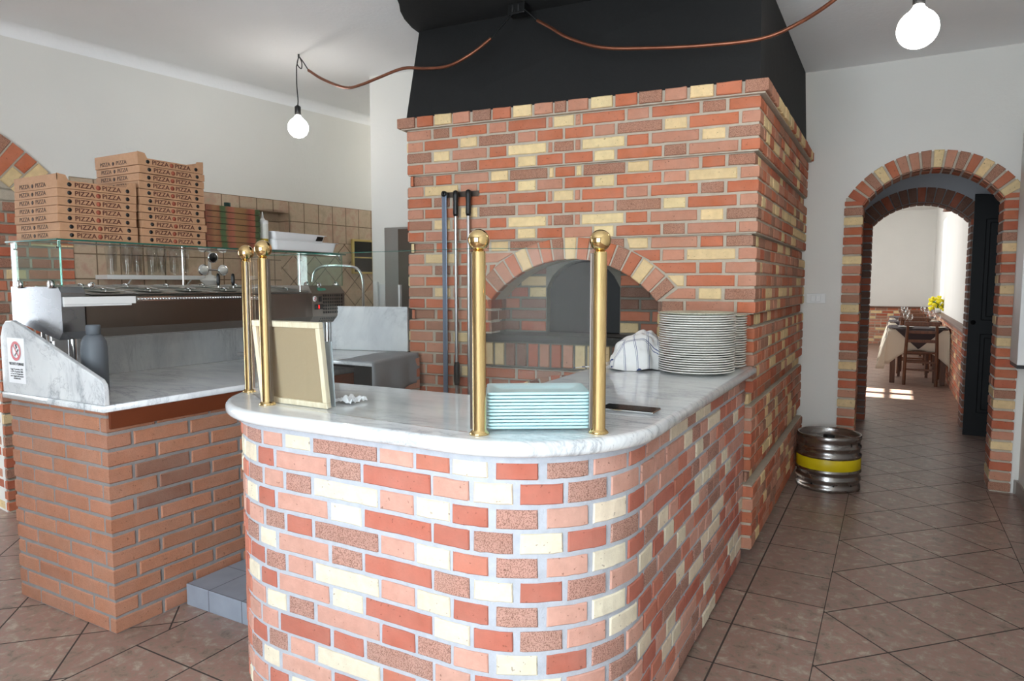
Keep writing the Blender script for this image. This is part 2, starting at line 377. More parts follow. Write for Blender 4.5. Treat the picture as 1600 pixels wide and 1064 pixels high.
class Path:
    def __init__(s, pts):
        s.p = [Vector(p) for p in pts]; s.L = [0]
        for a, b in zip(s.p, s.p[1:]): s.L.append(s.L[-1] + (b-a).length)
        s.len = s.L[-1]; s.n = []
        seg = [(b-a).normalized() for a, b in zip(s.p, s.p[1:])]
        nr = [Vector((d.y, -d.x)) for d in seg]      # outward = right of the travel direction
        for i in range(len(s.p)):
            a = nr[max(0, i-1)]; b = nr[min(i, len(nr)-1)]; m = (a+b).normalized(); s.n.append(m/max(.3, m.dot(b)))
        s.nr = nr
    def at(s, q, off):
        q = max(0, min(s.len, q))
        for i in range(len(s.p)-1):
            if q <= s.L[i+1] + 1e-9:
                t = (q-s.L[i])/(s.L[i+1]-s.L[i]); nm = s.n[i].lerp(s.n[i+1], t) if (s.n[i]-s.n[i+1]).length < .35 else (s.n[i] if t < 1e-6 else s.n[i+1] if t > 1-1e-6 else s.nr[i])
                return s.p[i].lerp(s.p[i+1], t) + nm*off
        return s.p[-1] + s.n[-1]*off
    def knots(s, a, b): return [q for q in s.L if a + .004 < q < b - .004]
def brick(bb, P, s0, s1, z0, z1, off, col, s0t=None, s1t=None, bev=.0035, depth=.02):
    """one brick on a wall path; s0t/s1t give the slanted ends at the top"""
    s0t = s0 if s0t is None else s0t; s1t = s1 if s1t is None else s1t
    j = lambda a=.0012: random.uniform(-a, a)
    dz0, dz1, do = j(), j(), j(.0015)
    kn = P.knots(max(s0, s0t), min(s1, s1t)); lo_q, hi_q = max(s0, s0t), min(s1, s1t)
    if hi_q - lo_q > .07:
        nn_ = int((hi_q-lo_q)/.034)
        kn = sorted(kn + [q for q in (lo_q + (hi_q-lo_q)*i/nn_ for i in range(1, nn_)) if all(abs(q-w) > .008 for w in kn)])
    jb_ = [random.uniform(-.0011, .0011) for _ in range(len(kn)+6)]; jt_ = [random.uniform(-.0011, .0011) for _ in range(len(kn)+6)]; je_ = [random.uniform(0, .0018), random.uniform(-.0018, 0)]
    N = len(kn) + 4
    rows = []
    for r, (z, zt) in enumerate(((z0+dz0, 0), (z0+dz0, 0), (z0+dz0+bev, 0), (z1+dz1-bev, 1), (z1+dz1, 1), (z1+dz1, 1))):
        a, b = (s0, s1) if not zt else (s0t, s1t)
        cols = [a, a, a+bev] + kn + [b-bev, b, b]
        line = []
        for c, q in enumerate(cols):
            e = (r in (0, 5)) or (c in (0, len(cols)-1))
            m_ = (r in (1, 4)) or (c in (1, len(cols)-2))
            o = off - depth if e else (off - bev + do if m_ else off + do)
            x, y = P.at(q + (je_[0] if (zt and 0 < c < 3) else je_[1] if (zt and c > len(cols)-4) else 0)*(0 < c < len(cols)-1), o); line.append((x, y, z + (jt_[c] if zt else jb_[c])))
        rows.append(line)
    nc = len(rows[0]); vs = [v for l in rows for v in l]; fs = []
    for r in range(5):
        for c in range(nc-1):
            fs.append((r*nc+c, r*nc+c+1, (r+1)*nc+c+1, (r+1)*nc+c))
    bb.add(vs, fs, 0, col)
def mortar_strip(bb, P, s0, s1, z0, z1, off, back=.07):
    qs = [s0] + [q for q in P.L if s0 + 1e-4 < q < s1 - 1e-4] + [s1]
    vs = []; fs = []
    for q in qs:
        f = P.at(q, off); b = P.at(q, off-back)
        vs += [(f.x, f.y, z0), (f.x, f.y, z1), (b.x, b.y, z1), (b.x, b.y, z0)]
    for i in range(len(qs)-1):
        a, b = i*4, i*4+4
        for k in range(4): fs.append((a+k, b+k, b+(k+1) % 4, a+(k+1) % 4))
    e = len(vs)-4
    fs += [(0, 1, 2, 3), (e+3, e+2, e+1, e)]
    bb.add(vs, fs, 1, (1, 1, 1, 0))
def rand_row(s0, s1, lens=(.1, .21), g=.014, mix=WMIX, start=None):
    out = []; q = s0
    if start: out.append((q, q+start, random.choice(mix))); q += start + g
    while q < s1 - .03:
        l = random.choice(lens); e = min(q+l, s1)
        if s1 - e < .05: e = s1
        out.append((q, e, random.choice(mix))); q = e + g
    return out
def poly_brick(bb, pts, fr, off, col, depth=.02, bev=.004):
    """pts: 2-D polygon (counter-clockwise) in the frame fr=(origin, ex, ez, n); front face at off"""
    o, ex, ez, n = fr; c = (sum(p[0] for p in pts)/len(pts), sum(p[1] for p in pts)/len(pts)); k = len(pts)
    do = random.uniform(-.0015, .0015)
    def P3(p, d): return Vector(o) + Vector(ex)*p[0] + Vector(ez)*p[1] + Vector(n)*d
    def ins(p): d = Vector((c[0]-p[0], c[1]-p[1])); return (p[0]+d.x/d.length*bev*1.3, p[1]+d.y/d.length*bev*1.3)
    vs = [P3(ins(p), off+do) for p in pts] + [P3(p, off-bev+do) for p in pts] + [P3(p, off-depth) for p in pts]
    fs = [tuple(range(k))]
    for r in (0, 1):
        for i in range(k): fs.append((r*k+i, (r+1)*k+i, (r+1)*k+(i+1) % k, r*k+(i+1) % k))
    bb.add(vs, fs, 0, col)
# ================================================================== SETTING
# left wall line (turned 7.4 degrees), front wall, right wall, arch walls
LW0 = Vector((-4.55, 2.03)); LWd = Vector((.37, 2.85)).normalized(); LWang = atan2(LWd.y, LWd.x)
LWn = Vector((LWd.y, -LWd.x))
def lwp(s, off=0, z=0): p = LW0 + LWd*s + LWn*off; return (p.x, p.y, z)
CZ = 2.85
b = B(); b.box((-9, -2.2, -.1), (3.2, 19, 0)); tag(b.build('floor', 'floor_tile'), kind='structure')
b = B()
b.box((-9, -2.2, CZ), (1.2, 5.5, CZ+.1)); tag(b.build('ceiling', 'ceiling_plaster'), kind='structure')
# cove between the left wall and the ceiling
b = B(); prof = [(0, CZ-.07)] + [(.07-.07*cos(a*pi/16), CZ-.07+.07*sin(a*pi/16)) for a in range(1, 9)]
L_ = 2.9
vs = []; fs = []
for s_ in (-3.6, L_+1.0):
    for o_, z_ in prof: vs.append(lwp(s_, o_, z_))
    vs.append(lwp(s_, 0, CZ+.02))
n_ = len(prof)+1
for i in range(n_-2): fs.append((i, i+1, n_+i+1, n_+i))
b.add(vs, fs, smooth=True); tag(b.build('trim_1', 'ceiling_plaster'), kind='structure')

# wall_left: bricks and arch on s<0.41, tiles beyond, plaster above 2.02
def wall_panel(name, mat, s0, s1, z0, z1, thick=.2):
    b = B(); p = [lwp(s0), lwp(s1), lwp(s1, -thick), lwp(s0, -thick)]
    b.prism([q[:2] for q in reversed(p)], z0, z1); return b
# plaster with the arched opening cut out (arch centre far left, out of frame)
AC = (-.709, 1.036); AR0, AR1 = 1.18, 1.40      # arch centre (s,z), intrados and extrados radii
def arch_wall(name, mat, P2, s0, s1, zt, sL, sR, zs, ca, R, thick, z0=0.0, sub=20, extra=()):
    """wall with an arched opening between sL..sR, spring height zs, arc centre ca radius R; P2(s,off)->xy"""
    out = [(s0, z0), (sL, z0), (sL, zs)]
    aL = atan2(zs-ca[1], sL-ca[0]); aR = atan2(zs-ca[1], sR-ca[0])
    for i in range(1, sub): a = aL + (aR-aL)*i/sub; out.append((ca[0]+R*cos(a), ca[1]+R*sin(a)))
    out += [(sR, zs), (sR, z0), (s1, z0), (s1, zt)]
    # top vertices follow the bottom ones to give quads
    b = B(); k = len(out)
    inner = out[1:-2]
    top = [(p[0], zt) for p in inner]
    def add_quad(q):
        vs = []
        for off in (0, -thick):
            for (s_, z_) in q: x, y = P2(s_, off); vs.append((x, y, z_))
        b.add(vs, [(0, 1, 2, 3), (7, 6, 5, 4), (0, 4, 5, 1), (1, 5, 6, 2), (2, 6, 7, 3), (3, 7, 4, 0)])
    add_quad([(s0, z0), (sL, z0), (sL, zt), (s0, zt)])
    for i in range(1, len(inner)-2):
        add_quad([inner[i], inner[i+1], top[i+1], top[i]])
    add_quad([(sR, z0), (s1, z0), (s1, zt), (sR, zt)])
    for (a0, a1, q0, q1) in extra: add_quad([(a0, q0), (a1, q0), (a1, q1), (a0, q1)])
    return tag(b.build(name, mat), kind='structure')
def lw2(s, off=0): p = LW0 + LWd*s + LWn*off; return (p.x, p.y)
arch_wall('wall_left', 'white_plaster', lw2, -3.7, 1.55, CZ, -1.398, -.02, AC[1]+sqrt(AR0**2-.689**2), AC, AR0, .3,
          extra=((1.99, 4.2, 0, CZ), (1.55, 1.99, 0, 1.712), (1.55, 1.99, 1.93, CZ)))
wl = bpy.data.objects['wall_left']
# tiled lower wall (a thin slab of tiles standing proud of the plaster, with a niche)
tw = B()
def tslab(s0, s1, z0, z1, o0=0, o1=.02):
    tw.add([(s0, -o1, z0), (s1, -o1, z0), (s1, -o1, z1), (s0, -o1, z1), (s0, -o0, z0), (s1, -o0, z0), (s1, -o0, z1), (s0, -o0, z1)],
           [(0, 1, 2, 3), (7, 6, 5, 4), (0, 4, 5, 1), (1, 5, 6, 2), (2, 6, 7, 3), (3, 7, 4, 0)])
T_ = .016
tslab(.40, 3.3, 0, 1.712, 0, T_); tslab(.40, 1.55, 1.712, 1.93, 0, T_); tslab(1.99, 3.3, 1.712, 1.93, 0, T_); tslab(.40, 3.3, 1.93, 2.02, 0, T_)
tslab(1.54, 2.0, 1.70, 1.94, -.14, -.12); tslab(1.54, 1.56, 1.712, 1.93, -.13, T_); tslab(1.98, 2.0, 1.712, 1.93, -.13, T_); tslab(1.55, 1.99, 1.70, 1.715, -.13, T_); tslab(1.55, 1.99, 1.927, 1.94, -.13, T_)
tag(tw.build('trim_2', 'wall_tile', loc=(LW0.x, LW0.y, 0), rot=(0, 0, LWang)), kind='structure')
# brick pier and arch ring at the far left
PLW = Path([lw2(-1.2), lw2(.40)])
jb = Path([lw2(-.02, -.3), lw2(-.02, .03), lw2(.40, .03)])
b = B(); k = 0; z = .01
ztop = 1.61
while z < 1.96:
    mortar_strip(b, jb, 0, jb.len, z-.01, min(z+.0655, 2.0), -.008, .06)
    for s0_, s1_, c_ in rand_row(0, jb.len-.002, (.1, .22), mix='OOOPPSCRR', start=(.26 if k % 2 else .16)):
        if z < 1.80: brick(b, jb, s0_, s1_, z, z+.052, 0, bcol(c_))
        elif s1_ > .70 and s1_ - max(s0_, .66) > .03: brick(b, jb, max(s0_, .66), s1_, z, z+.052, 0, bcol(c_))
    z += .0655; k += 1
FRL = (Vector(lwp(0)), Vector((LWd.x, LWd.y, 0)), Vector((0, 0, 1)), Vector((LWn.x, LWn.y, 0)))
nv = 32
for i in range(nv):
    a0 = radians(150) - radians(105.5)*i/nv; a1 = radians(150) - radians(105.5)*(i+.86)/nv
    for (ra, rb) in (((AR0, AR1),) if i % 2 else ((AR0, AR0+.105), (AR0+.117, AR1))):
        pt = [(AC[0]+ra*cos(a1), AC[1]+ra*sin(a1)), (AC[0]+rb*cos(a1), AC[1]+rb*sin(a1)), (AC[0]+rb*cos(a0), AC[1]+rb*sin(a0)), (AC[0]+ra*cos(a0), AC[1]+ra*sin(a0))]
        pt.reverse() if False else None
        poly_brick(b, pt, FRL, .035, bcol(random.choice('OORPSC' if i < nv-2 else 'OC')), depth=.05)
# mortar behind the ring, running through the wall as its soffit
vs = []; fs = []
for i in range(31):
    a = radians(150) - radians(105.5)*i/30
    for r_, o_ in ((AR0+.004, .027), (AR1-.004, .027), (AR0+.004, -.3)):
        p = lwp(AC[0]+r_*cos(a), o_, AC[1]+r_*sin(a)); vs.append(p)
    p = lwp(AC[0]+(AR1-.004)*cos(a), -.01, AC[1]+(AR1-.004)*sin(a)); vs.append(p)
for i in range(30):
    q = i*4; fs += [(q, q+4, q+5, q+1), (q, q+2, q+6, q+4), (q+1, q+5, q+7, q+3)]
b.add(vs, fs, 1, (1, 1, 1, 0))
tag(b.build('wall_left_brick', ['brick', 'mortar'], fixn=False), 'brick pier and arch ring', None, kind='structure')
# room beyond the left arch
b = B(); b.box((-7.2, -2.2, 0), (-7.0, 4.5, CZ)); tag(b.build('wall_left_room', 'white_plaster'), kind='structure')
b = B(); b.box((-7.0, 3.6, 0), (-4.6, 3.75, CZ)); tag(b.build('wall_left_room', 'white_plaster'), kind='structure')
fr = empty('tall_cabinet', (-5.75, 2.75, 0)); tag(fr, 'pale blue cabinet standing past the brick pier at the far left', 'cabinet')
B().box((-.3, -.3, .08), (.3, .3, 1.0), .01).build('cabinet_body', 'light_blue_paint', fr); B().box((-.27, -.27, 0), (.27, .27, .08)).build('plinth', 'black_plastic', fr)

# street wall behind the camera, with glazed double door; right wall
b = B()
b.box((-9, -1.45, 0), (-1.75, -1.25, CZ)); b.box((.25, -1.45, 0), (1.1, -1.25, CZ)); b.box((-1.75, -1.45, 2.5), (.25, -1.25, CZ))
tag(b.build('wall_front', 'white_plaster'), kind='structure')
b = B()
for x0, x1 in ((-1.75, -1.68), (-.79, -.71), (.18, .25)): b.box((x0, -1.38, 0), (x1, -1.30, 2.5), .005)
for z0, z1 in ((0, .12), (2.42, 2.5), (1.0, 1.06)): b.box((-1.75, -1.375, z0), (.25, -1.305, z1), .005)
tag(b.build('door_2', 'sill_wood'), kind='structure')
b = B(); b.box((-1.68, -1.345, .1), (.2, -1.339, 2.44)); tag(b.build('window_2', 'pane_glass'), kind='structure')
b = B(); b.box((.76, -1.3, 0), (.92, 5.38, CZ)); tag(b.build('wall_right', 'white_plaster'), kind='structure')
b = B(); b.box((.748, -1.2, 0), (.762, 5.37, .09)); b.box((.735, 5.365, 0), (.76, 5.379, .09)); tag(b.build('baseboard_right', 'skirting'), kind='structure')

# wall behind the oven's left (white return) and room closure
b = B()
WB0 = Vector((-3.37, 3.94)); WBd = Vector((cos(radians(5.65)), sin(radians(5.65))))
e_ = WB0 + WBd*1.00
b.prism([(WB0.x, WB0.y), (e_.x, e_.y), (e_.x, e_.y+.15), (WB0.x+.1, WB0.y+2.2), (WB0.x, WB0.y+2.2)], 0, CZ); tag(b.build('wall_back', 'white_plaster', fixn=True), kind='structure')
b = B(); b.box((-5.2, 6.2, 0), (-3.2, 6.35, CZ)); tag(b.build('wall_back_left', 'white_plaster'), kind='structure')

# arch wall at y = 5.38
zs1 = 1.90; cx1 = .20; hw1 = .405; sg = .225; R1 = (hw1**2+sg**2)/(2*sg); c1 = (cx1, zs1+sg-R1)
px = lambda s, off: (s, 5.38-off)
arch_wall('wall_back_arch', 'white_plaster', px, -1.3, .92, CZ, cx1-hw1, cx1+hw1, zs1, c1, R1, .25)
def ring(b, F, off, c, R, w, half, n, cols, depth=.02, gap=.13, ext=0.0):
    for i in range(n):
        a0 = pi/2 + half - 2*half*i/n; da = 2*half/n*gap/2
        a1 = a0 - 2*half/n + da; a0 -= da
        pt = [(c[0]+R*cos(a0), c[1]+R*sin(a0)), (c[0]+R*cos(a1), c[1]+R*sin(a1)), (c[0]+(R+w)*cos(a1), c[1]+(R+w)*sin(a1)), (c[0]+(R+w)*cos(a0), c[1]+(R+w)*sin(a0))]
        poly_brick(b, pt, F, off, bcol(cols[i % len(cols)]), depth)
def ring_mortar(b, F, off, c, R, w, half, depth, n=28):
    o, ex, ez, nn = F; vs = []; fs = []
    for i in range(n+1):
        a = pi/2 + half - 2*half*i/n
        for r_, d_ in ((R, off), (R+w, off), (R, off-depth), (R+w, off-depth)):
            vs.append(Vector(o) + Vector(ex)*(c[0]+r_*cos(a)) + Vector(ez)*(c[1]+r_*sin(a)) + Vector(nn)*d_)
    for i in range(n):
        q = i*4; fs += [(q, q+4, q+5, q+1), (q+2, q+6, q+4, q), (q+1, q+5, q+7, q+3)]
    e = n*4; fs += [(0, 1, 3, 2), (e+1, e, e+2, e+3)]
    b.add(vs, fs, 1, (1, 1, 1, 0))
F1 = (Vector((0, 5.38, 0)), Vector((1, 0, 0)), Vector((0, 0, 1)), Vector((0, -1, 0)))
b = B(); half1 = math.asin(hw1/R1)
ring_mortar(b, F1, .012, (c1[0], c1[1]), R1, .105, half1, .27)
rc = 'ROSCOPPSCPSOCSOC'
for i in range(16):
    a0 = pi/2 + half1 - 2*half1*i/16; st = 2*half1/16
    g0, g1 = a0-.008, a0-st+.022
    pt = [(c1[0]+R1*cos(g0), c1[1]+R1*sin(g0)), (c1[0]+R1*cos(g1), c1[1]+R1*sin(g1)), (c1[0]+(R1+.112)*cos(g1-.004), c1[1]+(R1+.112)*sin(g1-.004)), (c1[0]+(R1+.112)*cos(g0), c1[1]+(R1+.112)*sin(g0))]
    poly_brick(b, pt, F1, .02, bcol(rc[i]), .02)
    # soffit brick of the same course, seen from beneath
    for d0, d1 in ((-.01, -.11), (-.125, -.24)):
        vs = []
        for a in (g0, g1):
            for rr in (R1-.006, R1+.02):
                for d_ in (d0, d1): vs.append((c1[0]+rr*cos(a), 5.38-d_, c1[1]+rr*sin(a)))
        b.add(vs, [(0, 1, 5, 4), (0, 4, 6, 2), (1, 3, 7, 5), (0, 2, 3, 1), (4, 5, 7, 6)], 0, bcol(random.choice('ORSP')))
pc = 'ROCSPRPCPROCSRO'*3
for side in (-1, 1):
    if side < 0: Pj = Path([(cx1-hw1-.112, 5.38), (cx1-hw1-.112, 5.36), (cx1-hw1+.006, 5.36), (cx1-hw1+.006, 5.62)])
    else: Pj = Path([(cx1+hw1-.006, 5.62), (cx1+hw1-.006, 5.36), (cx1+hw1+.112, 5.36), (cx1+hw1+.112, 5.38)])
    z = .01; k = 0
    while z < zs1 - .0:
        zt = min(z+.053, zs1+.03)
        mortar_strip(b, Pj, 0, Pj.len, z-.012, z+.0555, -.007, .03)
        cA = pc[k+(3 if side > 0 else 0)]; cB = random.choice(WMIX)
        if side < 0:
            sp = [(0, .1385+(.0 if k % 2 else .10)), (.152+(0 if k % 2 else .10), Pj.len)]
            brick(b, Pj, sp[0][0], sp[0][1], z, zt, 0, bcol(cA)); brick(b, Pj, sp[1][0], sp[1][1], z, zt, 0, bcol(cB))
        else:
            cut = Pj.len - .138 - (.0 if k % 2 else .10)
            brick(b, Pj, cut, Pj.len, z, zt, 0, bcol(cA)); brick(b, Pj, 0, cut-.012, z, zt, 0, bcol(cB))
        z += .0675; k += 1
tag(b.build('door_1_brick_arch', ['brick', 'mortar']), kind='structure')
bpy.data.objects['door_1_brick_arch'].name = 'trim_3'

# vestibule between the two arches
b = B(); b.box((-.75, 5.63, 0), (-.55, 7.6, 2.6)); b.box((1.10, 5.63, 0), (1.25, 7.6, 2.6)); b.box((-.75, 5.63, 2.42), (1.2, 7.62, 2.6))
tag(b.build('wall_vestibule', 'grey_plaster'), kind='structure')
zs2 = 1.94; hw2 = .405; cx2 = .205; sg2 = .19; R2 = (hw2**2+sg2**2)/(2*sg2); c2 = (cx2, zs2+sg2-R2)
px2 = lambda s, off: (s, 7.6-off)
arch_wall('wall_vestibule_arch', 'grey_plaster', px2, -2.2, 1.2, 2.9, cx2-hw2, cx2+hw2, zs2, c2, R2, .25)
F2 = (Vector((0, 7.6, 0)), Vector((1, 0, 0)), Vector((0, 0, 1)), Vector((0, -1, 0)))
b = B(); half2 = math.asin(hw2/R2); ring_mortar(b, F2, .01, c2, R2-.004, .13, half2+.04, .27)
ring(b, F2, .02, c2, R2, .135, half2+.04, 15, 'DDDRDDDRDDDRDD')  # arch and jamb bricks mostly dark, putting its shadow into their colour
for i in range(15):
    a0 = pi/2 + half2 - 2*half2*i/15; g0, g1 = a0-.006, a0-2*half2/15+.016
    vs = []
    for a in (g0, g1):
        for rr in (R2-.012, R2+.02):
            for d_ in (-.01, -.24): vs.append((c2[0]+rr*cos(a), 7.6-d_, c2[1]+rr*sin(a)))
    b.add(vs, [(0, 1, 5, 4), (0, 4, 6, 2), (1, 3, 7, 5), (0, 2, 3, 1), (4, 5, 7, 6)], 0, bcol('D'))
for side in (-1, 1):
    if side < 0: Pj = Path([(cx2-hw2-.13, 7.6), (cx2-hw2-.13, 7.58), (cx2-hw2+.004, 7.58), (cx2-hw2+.004, 7.86)])
    else: Pj = Path([(cx2+hw2-.004, 7.86), (cx2+hw2-.004, 7.58), (cx2+hw2+.13, 7.58), (cx2+hw2+.13, 7.6)])
    z = .01; k = 0
    while z < zs2:
        mortar_strip(b, Pj, 0, Pj.len, z-.012, z+.0555, -.007, .03)
        q = Pj.len*(.38 if k % 2 else .6)
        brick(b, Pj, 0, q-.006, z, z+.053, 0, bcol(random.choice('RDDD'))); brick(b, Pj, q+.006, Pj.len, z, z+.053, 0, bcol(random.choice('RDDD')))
        z += .0675; k += 1
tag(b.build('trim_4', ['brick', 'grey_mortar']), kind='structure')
# black panelled door leaf, opened back against the right of the second arch
dl = empty('door_3', (.60, 7.28, 0), radians(-4)); dl['kind'] = 'structure'
b = B(); pts = []
for i in range(13):
    x = i/12*.46; pts.append((x, 2.14 - .16*(x/.46)**2*1.0))
poly = [(0, .012), (.46, .012)] + [(x, z) for x, z in reversed(pts)]
vs = [(x, -.045, z) for x, z in poly] + [(x, 0, z) for x, z in poly]; n = len(poly)
b.add(vs, [tuple(range(n)), tuple(reversed(range(n, 2*n)))] + [(i, n+i, n+(i+1) % n, (i+1) % n) for i in range(n)])
b.build('door_leaf', 'door_black', dl, fixn=True)
b = B()
for z0, z1 in ((.22, .92), (1.04, 1.92)):
    b.box((.09, -.058, z0), (.37, -.044, z1), .006); b.box((.12, -.066, z0+.03), (.34, -.05, z1-.03), .01)
b.build('raised_panel', 'door_black', dl)
b = B(); b.lathe([(.001, 0), (.02, 0), (.02, .004), (.008, .006), (.008, .035), (.013, .04), (.013, .05), (.001, .055)], (.035, -.045, 1.02), 16, axis=(0, -1, 0)); b.build('door_handle', 'black_metal', dl)
# ---------------------------------------------------------------- dining room
b = B()
b.box((-2.3, 17.7, 0), (3, 17.9, 3.2)); tag(b.build('wall_dining_back', 'white_plaster'), kind='structure')
b = B()   # right wall with a slit window
xw = .78
b.box((xw, 7.85, 0), (xw+.3, 14.18, 3.2)); b.box((xw, 15.1, 0), (xw+.3, 17.7, 3.2)); b.box((xw, 14.18, 0), (xw+.3, 15.1, .98)); b.box((xw, 14.18, 2.53), (xw+.3, 15.1, 3.2))
tag(b.build('wall_dining_right', 'white_plaster'), kind='structure')
b = B(); b.box((xw+.24, 14.18, .98), (xw+.25, 15.1, 2.53)); tag(b.build('window_1', 'pane_glass'), kind='structure')
# left wall with a four-pane window that throws the sun patch
wy0, wy1, wz0, wz1, xl = 9.26, 10.08, 1.165, 1.492, -2.2
b = B(); b.box((xl-.03, 7.85, 0), (xl, wy0, 3.2)); b.box((xl-.03, wy1, 0), (xl, 17.7, 3.2)); b.box((xl-.03, wy0, 0), (xl, wy1, wz0)); b.box((xl-.03, wy0, wz1), (xl, wy1, 3.2))
tag(b.build('wall_dining_left', 'white_plaster'), kind='structure')
b = B(); ym = (wy0+wy1)/2
b.box((xl-.03, wy0, (wz0+wz1)/2-.02), (xl-.01, wy1, (wz0+wz1)/2+.02)); b.box((xl-.03, ym-.08, wz0), (xl-.01, ym+.08, wz1)); tag(b.build('window_3', 'white_paint'), kind='structure')
b = B(); b.box((-2.4, 7.6, 3.0), (3, 17.9, 3.2)); tag(b.build('ceiling_dining', 'white_plaster'), kind='structure')
# brick wainscot with wooden capping
b = B(); PW = Path([(-2.19, 17.66), (.70, 17.66), (.70, 7.87)])
z = .0; k = 0
while z < .83:
    mortar_strip(b, PW, 0, PW.len, z, z+.064, -.006, .03)
    for s0_, s1_, c_ in rand_row(0, PW.len-.01, (.11, .22), .012, 'OPSCRPS', .1 if k % 2 else .2): brick(b, PW, s0_, s1_, z+.006, z+.058, 0, bcol(c_))
    z += .064; k += 1
tag(b.build('trim_5', ['brick', 'mortar']), kind='structure')
b = B(); b.box((-2.2, 17.62, .832), (.78, 17.70, .865), .004); b.box((.67, 7.87, .832), (.785, 17.64, .865), .004); tag(b.build('trim_6', 'sill_wood'), kind='structure')
# ================================================================== PIZZA OVEN
OA = Vector((-2.45, 3.17)); OB = Vector((-.56, 3.357)); Od = (OB-OA).normalized(); On = Vector((Od.y, -Od.x))   # On points to the room
OL = OA - On*.78
PO = Path([OL, OA, OB, (-.56, 5.375)])
F0 = .78                                   # path length at the front's left corner
FO = (Vector((OA.x, OA.y, 0)), Vector((Od.x, Od.y, 0)), Vector((0, 0, 1)), Vector((On.x, On.y, 0)))
def opt(s, z, off=0): v = FO[0] + FO[1]*s + FO[2]*z + FO[3]*off; return (v.x, v.y, v.z)
oven = empty('pizza_oven', (-1.5, 4.2, 0)); tag(oven, 'tall pizza oven of mixed red, pink and cream bricks with arched mouth', 'oven')
def reparent(o, p):
    o.parent = p; o.matrix_parent_inverse = (Matrix.Translation(p.location) @ Matrix.Rotation(p.rotation_euler.z, 4, 'Z')).inverted(); return o
ODD = [(0.009, 0.159), (0.177, 0.275), (0.294, 0.504), (0.521, 0.62), (0.633, 0.846), (0.859, 0.881), (0.891, 0.998), (1.007, 1.033), (1.045, 1.262), (1.276, 1.382), (1.399, 1.623), (1.639, 1.744), (1.759, 2.0)]
EVEN = [(0.008, 0.106), (0.118, 0.328), (0.345, 0.445), (0.459, 0.672), (0.688, 0.788), (0.799, 0.938), (0.951, 1.099), (1.11, 1.212), (1.227, 1.448), (1.461, 1.566), (1.579, 1.803), (1.817, 2.0)]
RC = {1: 'PSOPOPCPOPOSO', 2: 'POCSPOOPSCOP', 3: 'SCPOCPSPCOPCS', 4: 'OPSOCOOCOSPO', 5: 'SOPCSCOCSCPOS', 6: 'PCPOCPOCOPCP', 7: 'OSOPOPCPOPOSO', 8: 'POCSPOOPSCOP',
      9: 'SCPOCPSPCOPCS', 10: 'OPSOCOPCOSPP', 11: 'SOPCSCOCSCPOS', 12: 'PCOPCPOCOPCP', 13: 'PSOOPPCPOPOOP', 14: 'POSCPOOPSCOP', 15: 'SCPOCPSPCOPCS', 16: 'ROPOCOOCPSPO', 17: 'SOPSSCOCSCPOR'}
SC_, EC = .985, .899; RI, RE = .584, .700
def hlim(z):      # half width of the opening (arch ring included) at height z
    if z < 1.258: return .458
    if z < 1.338: return .458 + (z-1.258)/.08*.09
    q = RE*RE-(z-EC)**2
    return sqrt(q) if q > 0 else 0
b = B()
rowoff = lambda k: (-.022 if k in (5, 11, 17, 23, 29) else (.016 if k > 29 else 0))
for k in range(1, 35):
    zc = 2.189 - .063*(k-1); z0, z1 = zc-.0255, zc+.0255
    if z0 < -.01: z0 = .0
    if z1 < .02: break
    off = rowoff(k)
    pat = ODD if k % 2 else EVEN
    cols = RC.get(k) or ''.join(random.choice(WMIX) for _ in pat)
    # mortar, split around the opening
    ma, mb = zc-.0315, zc+.0315
    def strip(a, c, o_=off): mortar_strip(b, PO, a, c, max(0, ma), mb, o_-.007, .12)
    h = hlim(mb) if zc < 1.60 else 0
    if zc < 1.34: h = .461
    if zc < 1.26: h = .458
    if h > .02 and zc > .92:
        strip(0, F0+SC_-h); strip(F0+SC_+h, PO.len)
    elif zc <= .92: strip(0, PO.len)
    else: strip(0, PO.len)
    for (a, c), cc in zip(pat, cols):
        A0 = A1 = a+F0; C0 = C1 = c+F0
        if zc < 1.60 and zc > .915:
            h0, h1 = hlim(z0)+.009, hlim(z1)+.009
            if z0 > 1.338: h1 = hlim(z1)+.009 if hlim(z1) > 0 else 0
            mid = F0+SC_
            if hlim(z0) > 0:
                if A0 < mid and C0 > mid - h0:      # cut on the left
                    if C0 > mid and A0 < mid - h0: pass
                    C0n, C1n = min(C0, mid-h0), min(C1, mid-h1)
                    if C0n - A0 > .02 or C1n - A1 > .03: brick(b, PO, A0, max(C0n, A0+.004), z0, z1, off, bcol(cc), A1, max(C1n, A1+.004))
                    if C0 > mid + h0: A0 = A1 = 0; A0 = mid+h0; A1 = mid+h1; brick(b, PO, A0, C0, z0, z1, off, bcol(cc), A1, C1)
                    elif C1 > mid + h1 + .03 : brick(b, PO, max(A0, mid+h0), max(C0, mid+h0+.004), z0, z1, off, bcol(cc), mid+h1, C1)
                    continue
                if A0 >= mid - .001 and A0 < mid + h0:
                    A0n, A1n = max(A0, mid+h0), max(A1, mid+h1)
                    if C0 - A0n > .02 or C1 - A1n > .03: brick(b, PO, min(A0n, C0-.004), C0, z0, z1, off, bcol(cc), min(A1n, C1-.004), C1)
                    continue
        brick(b, PO, A0, C0, z0, z1, off, bcol(cc))
    # left side and right side of the body
    for a, c, cc in rand_row(.01, F0-.004, (.1, .21)): brick(b, PO, a, c, z0, z1, off, bcol(cc))
    for a, c, cc in rand_row(F0+2.012, PO.len-.004, (.095, .095, .12, .2), .012, 'OOPPSCCRP', .06 if k % 2 else .1): brick(b, PO, a, c, z0, z1, off, bcol(cc))
